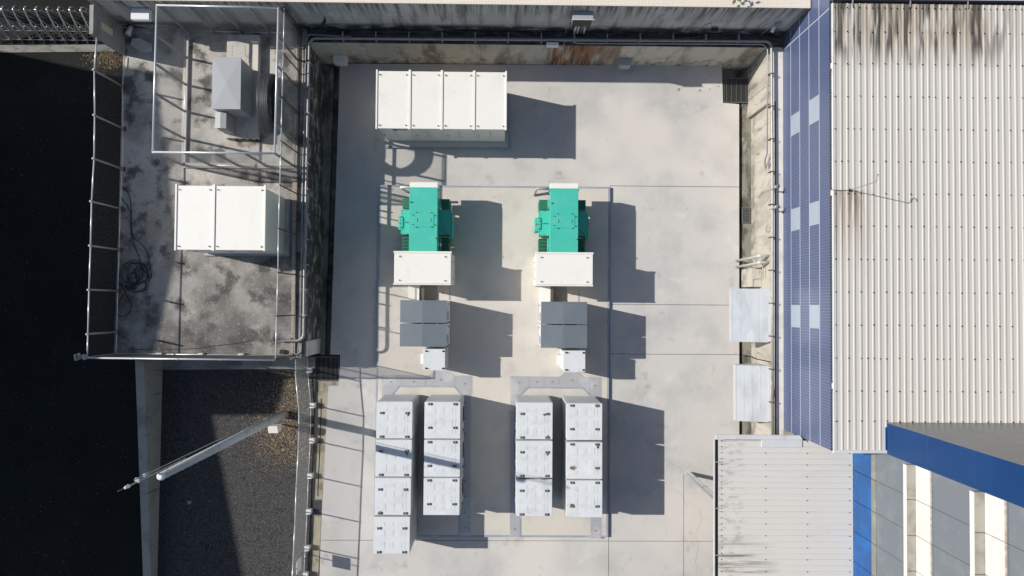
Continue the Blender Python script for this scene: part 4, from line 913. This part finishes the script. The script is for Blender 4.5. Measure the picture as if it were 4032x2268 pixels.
# ================================================================== POLE
pb = W(1120, 1630, 0)
po = thing('utility_pole', 'tall tapered grey concrete pole leaning out towards the road in the view', 'pole', (pb[0], pb[1], 0))
po['label'] = 'tall tapered pale grey concrete pole standing on the asphalt lot by the fence'
MB().tube([(0, 0, -.02), (0, 0, 10.0)], .165, 20, r2=.105).build('shaft', 'pole', po, smooth=True)
MB().tube([(0, 0, 10.0), (0, 0, 10.06), (0, 0, 10.08)], .112, 16, r2=.06).build('cap', 'white_clean', po)
for z in [1.2+.42*k for k in range(21)]:
    MB().tube([(0.0, -.165+.06*z/10, z), (0.0, -.10-.165+.06*z/10+.07, z)], .010, 5).build('step_peg', 'galv_dull', po)
for z in (2.2, 4.4, 6.6): MB().tube([(0, 0, z), (0, 0, z+.03)], .172-.006*z, 20).build('band', 'galv_dull', po)
m = MB().tube([(-.11, .10, 8.4), (-.11, .10, 11.35)], .022, 8).build('mast', 'post', po)
MB().tube([(-.11, .10, 11.35), (-.11, .10, 11.38), (-.11, .10, 11.46), (-.11, .10, 11.50)], .05, 10, r2=.03).build('mast_cap', 'white_clean', po, smooth=True)
MB().tube([(-.11, .10, 11.5), (-.11, .10, 11.8)], .006, 5).build('lightning_tip', 'post', po)
MB().tube([(-.05, .21, 5.6), (-.05, .21, 11.2)], .012, 6).build('aerial', 'galv_dull', po)
MB().tube([(-.05, .21, 10.6), (-.05, .21, 10.75)], .045, 10).build('insulator', 'edging', po)
MB().box(-.12, -.02, .09, .22, 11.0, 11.04).build('cross_bracket', 'galv_dull', po)
mbx = thing('meter_box', 'white meter box with sloping lid beside the foot of the pole', 'box', (pb[0]-.06, pb[1]-.42, 0))
MB().box(-.03, .03, -.03, .03, -.02, .60).build('leg', 'galv_dull', mbx)
MB().prism([(-.18, -.13), (.15, -.13), (.15, .13), (-.18, .13)], [.6]*4, [1.08, 1.08, 1.2, 1.2]).build('case', 'cream_dust', mbx, bevel=.01)
MB().prism([(-.20, -.15), (.17, -.15), (.17, .15), (-.20, .15)], [1.082, 1.082, 1.21, 1.21], [1.10, 1.10, 1.23, 1.23]).build('lid', 'cream_dust', mbx)

# ================================================================== NORTH WALL FIXTURES
def wallbox(name, label, cat, k, x0, y0, x1, y1, z0, z1, dep, yw, m='cream', grp=None):
    xa = g(k, x0, (y0+y1)/2, (z0+z1)/2)[0]; xb = g(k, x1, (y0+y1)/2, (z0+z1)/2)[0]
    t = thing(name, label, cat, ((xa+xb)/2, yw, z0), grp); hw = (xb-xa)/2
    MB().box(-hw, hw, -dep, -.002, 0, z1-z0).build('case', m, t, bevel=.012)
    MB().box(-hw+.03, hw-.03, -dep-.014, -dep-.001, .03, z1-z0-.03).build('door', m, t, bevel=.004)
    MB().box(-hw+.06, -hw+.09, -dep-.03, -dep-.015, .12, .18).build('lock', 'black', t)
    return t
wallbox('junction_box', 'grey-white junction box low on the north wall near the rust stain', 'box', 'N', 1235, 1075, 1455, 1220, .35, .85, .28, yNb, 'grey_box', 'junction boxes on the north wall')
wallbox('junction_box', 'pale junction box low on the north wall in the north west corner of the yard', 'box', 'B', 428, 420, 525, 482, .35, .85, .28, yNb, 'cream', 'junction boxes on the north wall')
cp = rect('C', 103, 328, 198, 355, ZP+.25); tag(MB().box(cp[0], cp[1], cp[2], cp[3], ZP+.021, ZP+.25).build('cover_box', 'pvc', bevel=.01), 'small flat white box under the silver pipe above the rust stain', 'box')
dbx = wallbox('distribution_box', 'grey distribution box with white conduits high on the north wall', 'box', 'N', 345, 200, 733, 335, 3.35, 4.05, .28, yNu, 'grey_box')
for ch in list(dbx.children):
    if ch.name.startswith('door'): ch.data.materials.clear(); ch.data.materials.append(MATS['black'])  # door coloured black to stand for the dark opening below
MB().box(-.40, .40, -.305, -.285, .64, .70).build('rain_lip', 'white_clean', dbx)
dx0 = g('N', 540, 300, 3.5)[0]
for i, (xa, xb) in enumerate(((445, 398), (505, 455), (575, 515), (625, 580))):
    pt = [(g('N', xa, 340, 3.3)[0]-dx0, -.14, 0), (g('N', xa, 340, 3.3)[0]-dx0, -.14, -.25), (g('N', xa, 420, 3.0)[0]-dx0, -.06, -.5), (g('N', xb, 690, 2.2)[0]-dx0, -.06, -1.2)]
    MB().tube(fillet(pt, .08), .045, 8).build('conduit', 'pvc' if i != 2 else 'galv', dbx, smooth=True)
MB().tube(fillet([(.30, -.12, .0), (.36, -.15, -.25), (.33, -.1, -.6), (.2, -.1, -.5)], .1), .018, 6).build('loose_cable', 'black', dbx)
MB().tube(fillet([(-.38, -.12, .0), (-.36, -.1, -.5), (-.15, -.08, -.52)], .06), .015, 6).build('loose_cable', 'black', dbx)
run('thin conduit running down the north wall left of the distribution box', [(*g('N', 285, 300, 3.4), 3.4), (*g('N', 268, 430, 2.9), 2.9), (g('N', 245, 600, 2.4)[0], yNu-.02, 2.3), (g('N', 230, 690, 2.2)[0], yNu-.1, 2.2)], .016, 'conduit')
fl = g('C', 1412, 160, 3.2)
t = thing('floodlight', 'black floodlight bracketed on the north wall east of the distribution box', 'lamp', (fl[0], yNu, 3.1))
MB().box(-.13, .13, -.36, -.16, .08, .16).build('housing', 'black', t, bevel=.02); MB().box(-.11, .11, -.34, -.18, .161, .165).build('glass', 'glass', t)
MB().tube([(-.14, -.002, .1), (-.14, -.22, .2), (.14, -.22, .2)], .012, 6).build('bracket', 'galv_dull', t)
MB().tube(fillet([(-.12, -.01, .1), (-.32, -.02, -.2), (-.30, -.02, -.9)], .1), .014, 6).build('conduit', 'conduit', t)
cm = g('C', 1870, 170, 3.2)
t = thing('security_camera', 'small white security camera in the north east corner of the wall', 'camera', (cm[0], yNu, 3.1))
MB().tube([(-.02, -.3, .0), (.05, -.12, .12)], .06, 10).build('body', 'white_clean', t, smooth=True); MB().tube([(.05, -.12, .12), (.07, -.002, .12)], .02, 6).build('arm', 'galv_dull', t)
MB().tube(fillet([(.1, -.01, .15), (.25, -.02, .3), (.0, -.03, -.3), (-.10, -.05, -.9)], .15), .016, 6).build('conduit', 'conduit', t)
bl = g('B', 352, 130, 3.3)
t = thing('wall_lamp', 'small black lamp on the north wall above the yard corner', 'lamp', (bl[0], yNu, 3.2))
MB().tube([(0, -.002, .1), (.02, -.12, .14)], .02, 6).build('arm', 'black', t); MB().tube([(.04, -.12, .14), (-.08, -.30, .02)], .05, 8, r2=.09).build('shade', 'black', t)
lb = g('A', 1080, 48, 4.0)
t = thing('wall_lamp_box', 'long white box lamp on the wall behind the gate pillar', 'lamp', (lb[0], yNu, 3.7))
MB().box(-.33, .33, -.42, -.02, 0, .20).build('case', 'white_clean', t, bevel=.015); MB().box(-.30, .30, -.435, -.421, .03, .17).build('diffuser', 'pvc', t)
# plant on the wall top
pt = g('C', 1580, 30, 4.56)
t = thing('leafy_plant', 'green leafy twig hanging over the tiled wall top', 'plant', (pt[0], pt[1]+.25, 4.56))
MB().tube([(0, .9, 0), (0, .4, .25), (-.02, .1, .35), (-.03, -.1, .3)], .02, 6).build('stem', 'post_rust', t)
for i in range(34):
    a = random.uniform(0, 6.28); L = random.uniform(.14, .24); c = Vector((random.gauss(0, .16), random.uniform(-.22, 1.2), random.uniform(.2, .5))); d = Vector((math.cos(a), math.sin(a), random.uniform(-.3, .3))); s = Vector((-d.y, d.x, .2))*L*.28
    MB().add([c, c+d*L*.5+s, c+d*L, c+d*L*.5-s, c+d*L*.5+Vector((0, 0, .02))], [(0, 1, 4), (1, 2, 4), (2, 3, 4), (3, 0, 4)]).build('leaf', 'leaf', t)

# ================================================================== PLATFORM CONTENTS
# north-west pillar wall with plate
zwv = 4.1
nwx0, nwx1 = W(351, 80, zwv)[0], W(493, 150, ZP)[0]; nwy = W(493, 216, ZP)[1]
nwx0 = W(351, 100, zwv)[0]
nw = tag(MB().box(nwx0, W(368, 100, zwv)[0], nwy, yNu-.003, -.1, zwv).build('pillar_wall', 'wall_road', bevel=.01), 'short grey concrete wall at the end of the folding gate', 'wall')
xw1 = W(368, 100, zwv)[0]
a = g('O', 1342, 250, 3.7); b_ = g('O', 1428, 470, 3.2)
MB().box(xw1+.001, xw1+.012, g('O', 1430, 440, 3.3)[1], g('O', 1342, 290, 3.7)[1], 2.95, 3.65).build('plate', 'plate_pale', nw)
# kiosk
fz = ZP+.28
fr = rect('A', 1762, 268, 2012, 1078, fz); fr = (fr[0], fr[1], fr[2], fr[3])
fo = tag(MB().box(fr[0], fr[1], fr[2], fr[3], ZP+.001, fz).build('kiosk_foundation', 'found', bevel=.02), 'raised concrete kiosk base with hazard-striped south edge inside the cage', 'foundation')
n = 9
for i in range(n):
    a = fr[0]+.02+(fr[1]-fr[0]-.04)*i/n; b2 = fr[0]+.02+(fr[1]-fr[0]-.04)*(i+1)/n
    m = MB(); y = fr[2]-.004
    m.add([(a, y, ZP+.02), (b2, y, ZP+.02), (b2+.06 if i < n-1 else b2, y, fz-.03), (a+.06 if i else a, y, fz-.03)], [(0, 1, 2, 3)]); m.build('hazard_stripe', 'yellow' if i % 2 else 'black', fo)
hr = rect('A', 1800, 308, 1945, 490, fz)
MB().box(hr[0], hr[1], hr[2], hr[3], fz+.001, fz+.012).build('hatch_slab', 'found', fo, bevel=.005)
def word(txt, k, x, y0, y1, z, size):
    c = bpy.data.curves.new('stencil_text', 'FONT'); c.body = txt; c.size = size; c.align_x = 'CENTER'; c.align_y = 'CENTER'
    o = bpy.data.objects.new('stencil_text', c); C.objects.link(o); bpy.context.view_layer.update()
    me = bpy.data.meshes.new_from_object(o.evaluated_get(bpy.context.evaluated_depsgraph_get())); bpy.data.objects.remove(o)
    me.materials.clear(); me.materials.append(MATS['black'])
    q = bpy.data.objects.new('stencil_letter', me); C.objects.link(q); q.parent = fo
    p = g(k, x, (y0+y1)/2, z); q.location = (p[0], p[1], z); return q
for s_, x, ys_ in (('EARD', 333, (235, 265, 300, 335)), ('CERKS', 481, (242, 268, 292, 318, 346))):
    for ch, y in zip(s_, ys_): word(ch, 'R', x, y, y, fz+.0135, .085)
zk = 3.68
kr = rect('A', 1650, 443, 1874, 848, zk); cx, cy = cen(kr); hx, hy = (kr[1]-kr[0])/2, (kr[3]-kr[2])/2
ki = thing('kiosk', 'grey steel kiosk with shallow hipped roof inside the cage', 'cabinet', (cx, cy, fz+.001)); h = zk-fz
MB().box(-hx+.02, hx-.02, -hy+.02, hy-.02, 0, h-.07).build('body', 'grey_box', ki, bevel=.01)
m = MB(); m.add([(-hx, -hy, h-.068), (hx, -hy, h-.068), (hx, hy, h-.068), (-hx, hy, h-.068), (-hx, -hy, h-.03), (hx, -hy, h-.03), (hx, hy, h-.03), (-hx, hy, h-.03), (0, 0, h-.008)], [(3, 2, 1, 0), (0, 1, 5, 4), (1, 2, 6, 5), (2, 3, 7, 6), (3, 0, 4, 7), (4, 5, 8), (5, 6, 8), (6, 7, 8), (7, 4, 8)]); m.build('roof', 'grey_box', ki)
for s in (-1, 1): MB().box(hx-.018, hx-.006, s*hy*.48-hy*.45, s*hy*.48+hy*.45, .08, h-.12).build('door', 'grey_box', ki)
kb_ = rect('A', 1673, 872, 1760, 998, 3.3); cx, cy = cen(kb_); hx, hy = (kb_[1]-kb_[0])/2, (kb_[3]-kb_[2])/2
k2 = thing('control_box', 'small grey box with ridged lid south of the grey kiosk', 'cabinet', (cx, cy, fz+.001)); h = 3.3-fz
MB().box(-hx+.015, hx-.015, -hy+.01, hy-.01, .0, h-.06).build('body', 'grey_box', k2, bevel=.008)
MB().add([(-hx, -hy, h-.058), (hx, -hy, h-.058), (hx, hy, h-.058), (-hx, hy, h-.058), (-hx, -hy, h-.03), (0, -hy, h), (hx, -hy, h-.03), (hx, hy, h-.03), (0, hy, h), (-hx, hy, h-.03)], [(3, 2, 1, 0), (4, 5, 8, 9), (5, 6, 7, 8), (0, 1, 6, 5, 4), (2, 3, 9, 8, 7), (1, 2, 7, 6), (3, 0, 4, 9)]).build('lid', 'grey_box', k2)
MB().box(-hx+.05, hx-.05, -hy-.005, -hy+.008, .1, h-.12).build('door', 'grey_box', k2)
# coil of pipe leaning by the cage
cc = W(1066, 414, 3.2)
hc = thing('pipe_coil', 'big upright coil of dark grey hose leaning by the cage fence', 'coil', (cc[0], cc[1], ZP))
rr_ = random.Random(3)
for i in range(54):
    R_ = 1.08-.055*(i % 6)-rr_.uniform(0, .012); ox = -.17+.34*(i//6)/8; tilt = .05
    pts = [(ox+math.sin(a)*R_*tilt+rr_.uniform(-.006, .006), math.cos(a)*R_*(1+.0), 1.10+math.sin(a)*R_) for a in [2*math.pi*k/40 for k in range(40)]]
    MB().tube(pts, .027, 6, closed=True).build('hose_turn', 'hose' if i % 6 else 'hosegrey', hc, smooth=True)
# cable tangle
rnd = random.Random(11)
def tangle():
    P = []
    p0 = [(960, 75), (1005, 130), (1025, 250), (1020, 400), (1045, 520), (1085, 610), (1100, 680)]
    P += [(*g('E', x, y, ZP), ZP+.02) for x, y in p0]
    for (x, y, rx, ry, ph, n) in ((1060, 740, 95, 95, .3, 14), (1010, 760, 85, 95, 1.2, 13), (1075, 770, 70, 110, 2.0, 13), (1050, 745, 60, 75, .5, 12), (1090, 790, 75, 90, 4.0, 12), (1040, 800, 45, 55, 1.0, 9), (1060, 830, 80, 60, 2.5, 11)):
        for k in range(n):
            a = ph+2*math.pi*k/n*1.15; P.append((*g('E', x+math.cos(a)*rx+rnd.uniform(-10, 10), y+math.sin(a)*ry+rnd.uniform(-10, 10), ZP), ZP+.02+rnd.uniform(0, .04)))
    P += [(*g('E', x, y, ZP), ZP+.02) for x, y in ((1000, 860), (930, 960), (905, 1040), (950, 1080), (1010, 1050), (1025, 990), (985, 910), (940, 830), (905, 790))]
    out = []
    for i in range(len(P)-1):     # Catmull-Rom
        q = [Vector(P[max(0, min(len(P)-1, i+j))]) for j in (-1, 0, 1, 2)]
        for t in (0, .25, .5, .75):
            out.append(.5*((2*q[1])+(-q[0]+q[2])*t+(2*q[0]-5*q[1]+4*q[2]-q[3])*t*t+(-q[0]+3*q[1]-3*q[2]+q[3])*t**3))
    return out
tag(MB().tube(tangle(), .012, 5).build('cable_tangle', 'cable', smooth=True), 'tangled black cable lying on the shaded platform by the road fence', 'cable')
P = [(*g('E', x, y, ZP), ZP+.02) for x, y in ((930, 140), (985, 200), (1022, 270), (1030, 400), (1040, 470), (1115, 520), (1160, 600), (1165, 680), (1185, 760), (1170, 800), (1130, 820))]
tag(MB().tube(fillet(P, .4), .011, 5).build('loose_cable', 'cable', smooth=True), 'single black cable running down to the tangle on the platform', 'cable')
P = [(*g('E', x, y, ZP), ZP+.02) for x, y in ((1020, 1336), (1200, 1338), (1480, 1335), (1650, 1310), (1800, 1295), (1960, 1268))]
tag(MB().tube(fillet(P, .5), .014, 6).build('steel_rod', 'rust'), 'long rusty steel rod lying along the south edge of the platform', 'rod')
b = g('E', 2205, 1355, ZP); tag(MB().prism([(b[0]-.11, b[1]-.07), (b[0]+.05, b[1]-.09), (b[0]+.13, b[1]-.02), (b[0]+.1, b[1]+.07), (b[0]-.08, b[1]+.09)], ZP+.003, ZP+.12).build('scrap_block', 'black', bevel=.02), 'small dark lump behind the mesh in the platform corner', 'scrap')
for k, x, y, l in (('E', 1260, 1380, 'westernmost'), ('E', 1580, 1382, 'middle'), ('E', 1895, 1385, 'easternmost')):
    p = g(k, x, y, ZP); tag(MB().box(p[0]-.12, p[0]+.09, p[1]-.07, p[1]+.09, ZP+.001, ZP+.2).build('footing_block', 'found', bevel=.015), l+' of three concrete footing blocks along the south fence', 'block', 'footing blocks along the south fence')
# flood lamp pair at the south-west fence corner
q = wp[-1]
t = thing('corner_lamp', 'pair of bright floodlights clamped to the south west fence corner', 'lamp', (q[0], q[1], ZP))
MB().cyl(0, 0, 0, 2.05, .03, 8).build('post', 'post', t)
for i, (dx, dy) in enumerate(((-.33, .02), (-.21, .06))):
    MB().tube([(dx-.02, dy+.10, 1.98), (dx+.02, dy-.12, 1.96)], .055, 10).build('lamp_head', 'silver', t, smooth=True)
MB().tube(fillet([(0, 0, 2.0), (-.1, .03, 1.95), (-.2, .03, 1.97), (-.33, .02, 1.95)], .05), .018, 6).build('bracket', 'galv', t)
MB().tube(fillet([(-.02, .0, 1.9), (-.12, .08, 2.0), (-.02, .12, 1.95), (.05, 0, 2.0), (-.1, -.08, 1.9)], .05), .012, 6).build('wiring', 'pvc', t)
MB().cyl(.03, .02, 1.95, 2.08, .075, 12).build('junction', 'edging', t)
# clutter in the north-west corner
b = g('A', 1025, 240, ZP)
t = thing('traffic_cone', 'faded white cone with red foot lying in the dark corner by the pillar', 'cone', (b[0], b[1], ZP+.13))
MB().tube([(-.08, -.2, 0), (.08, .16, .0)], .12, 12, r2=.05).build('cone', 'white_clean', t, smooth=True); MB().tube([(-.10, -.24, 0), (-.08, -.2, 0)], .125, 4).build('foot', 'pinkred', t)
P = [g('A', x, y, ZP) for x, y in ((1035, 300), (1090, 300), (1190, 345), (1185, 400), (1110, 410), (1020, 350))]
tag(MB().prism(P, ZP+.002, ZP+.05).build('slab_piece', 'ledge', bevel=.01), 'flat broken grey slab lying beside the faded cone', 'slab')
# folding gate
gt = thing('folding_gate', 'row of shiny folding steel gate arches beside the road', 'gate', (0, 0, rw))
base = [g('O', x, 575, 0) for x in (160, 310, 465, 615, 765, 905, 1060, 1190)]
stepx = (base[-1][0]-base[0][0])/7
for i in range(-1, 9):
    x = base[0][0]+stepx*i; y = base[0][1]
    pts = [(x, y, 0), (x-.02, y+.32, .62), (x-.03, y+.62, 1.05), (x-.03, y+.86, 1.28), (x-.02, y+1.02, 1.22), (x+.02, y+1.06, .95), (x+.03, y+1.06, 0)]
    a = MB().tube(fillet(pts, .25), .034, 8).build('arch', 'chrome', gt, smooth=True)
    m = MB()
    m.tube([(x, y+.30, .58), (x+stepx, y+.30, .58)], .014, 6); m.tube([(x, y+.05, .1), (x+stepx, y+.6, 1.02)], .012, 6); m.tube([(x+stepx, y+.05, .1), (x, y+.6, 1.02)], .012, 6)
    m.tube([(x, y+.1, .15), (x+stepx, y+.1, .15)], .014, 6); m.tube([(x, y+1.06, .9), (x+stepx, y+1.06, .5)], .012, 6); m.tube([(x+stepx, y+1.06, .9), (x, y+1.06, .5)], .012, 6)
    m.build('lattice_bars', 'galv', gt)
    MB().tube([(x+.2, y+.33, .60), (x+.2, y+.33, .95)], .022, 8).build('pivot_tube', 'silver', gt)

# ================================================================== LEAVES, PEBBLES
rl = random.Random(5)
def litter(name, label, cat, m, n, region, z, s0, s1, curl, kind='stuff'):
    q = MB()
    for _ in range(n):
        x, y = region(rl)
        L = rl.uniform(s0, s1); a = rl.uniform(0, 6.28); c, s = math.cos(a), math.sin(a); wv = L*rl.uniform(.35, .6)
        p = lambda u, v, h: (x+u*c-v*s, y+u*s+v*c, z+h)
        h = curl*rl.uniform(.3, 1)
        q.add([p(-L, 0, h*.8), p(0, wv, h*rl.random()), p(L, 0, h), p(0, -wv, h*rl.random()), p(0, 0, .002)], [(0, 4, 1), (1, 4, 2), (2, 4, 3), (3, 4, 0)])
    o = q.build(name, m); o['kind'] = kind; o['label'] = label; o['category'] = cat
    return o
def reg1(r):
    while True:
        x, y = g('n', r.uniform(860, 1235), r.uniform(1465, 1860), 0)
        c = W(1120, 1700); c2 = W(1140, 1540)
        if r.random() < math.exp(-(((x-c[0])/1.0)**2+((y-c[1])/1.1)**2))+.6*math.exp(-(((x-c2[0])/.5)**2+((y-c2[1])/.7)**2))+.02: return x, y
litter('leaf_litter', 'scattered dry leaves on the asphalt round the pole', 'leaves', 'leaf_dry', 4600, reg1, -.018, .012, .034, .03)
def reg2(r): return W(r.uniform(640, 1225), r.uniform(1460, 2268), 0)
litter('asphalt_grit', 'pale grit scattered over the asphalt lot', 'grit', 'pebble', 1500, reg2, -.018, .006, .020, .012)
def reg3(r): return W(r.uniform(0, 520), r.uniform(210, 2268), rw)
litter('road_grit', 'sparse pale grit on the dark road', 'grit', 'pebble', 500, reg3, rw+.002, .008, .022, .012)
def reg4(r): return W(r.gauss(430, 45), r.gauss(232, 22), rw)
litter('gate_leaves', 'heap of dry leaves on the road below the pillar', 'leaves', 'leaf_dry', 900, reg4, rw+.002, .015, .04, .04)
def leaf1(label, k, x, y, L, a, z=0.0):
    p = g(k, x, y, z); c, s = math.cos(a), math.sin(a)
    f = lambda u, v, h: (p[0]+u*c-v*s, p[1]+u*s+v*c, z+h)
    tag(MB().add([f(-L, 0, .01), f(-L*.2, L*.5, .035), f(L, 0, .03), f(-.1*L, -L*.5, .025), f(0, 0, .004)], [(0, 4, 1), (1, 4, 2), (2, 4, 3), (3, 4, 0)]).build('dry_leaf', 'leaf_dry'), label, 'leaf', 'leaves on the yard slab')
leaf1('largest brown leaf on the slab near the north east corner', 'C', 1131, 698, .08, 1.2); leaf1('reddish leaf on the slab between the large leaf and the grate', 'C', 1297, 705, .06, .7)
leaf1('tan leaf on the slab right beside the corner grate', 'C', 1440, 675, .055, 2.6); leaf1('small dark leaf in the wall shadow near the corner grate', 'C', 1385, 586, .045, .2); leaf1('tiny leaf between the reddish and the tan leaf', 'C', 1376, 693, .032, .5)
leaf1('tiny dark leaf south of the largest brown leaf', 'C', 1187, 811, .03, 2.2)
rk = W(745, 1979, 0)
tag(MB().prism([(rk[0]+math.cos(a)*.085*(1+.2*math.sin(3*a)), rk[1]+math.sin(a)*.085*(1+.15*math.cos(2*a))) for a in [k*.6283 for k in range(10)]], -.019, .012).build('flat_stone', 'pebble'), 'pale flat stone lying in the shade of the asphalt lot', 'stone')
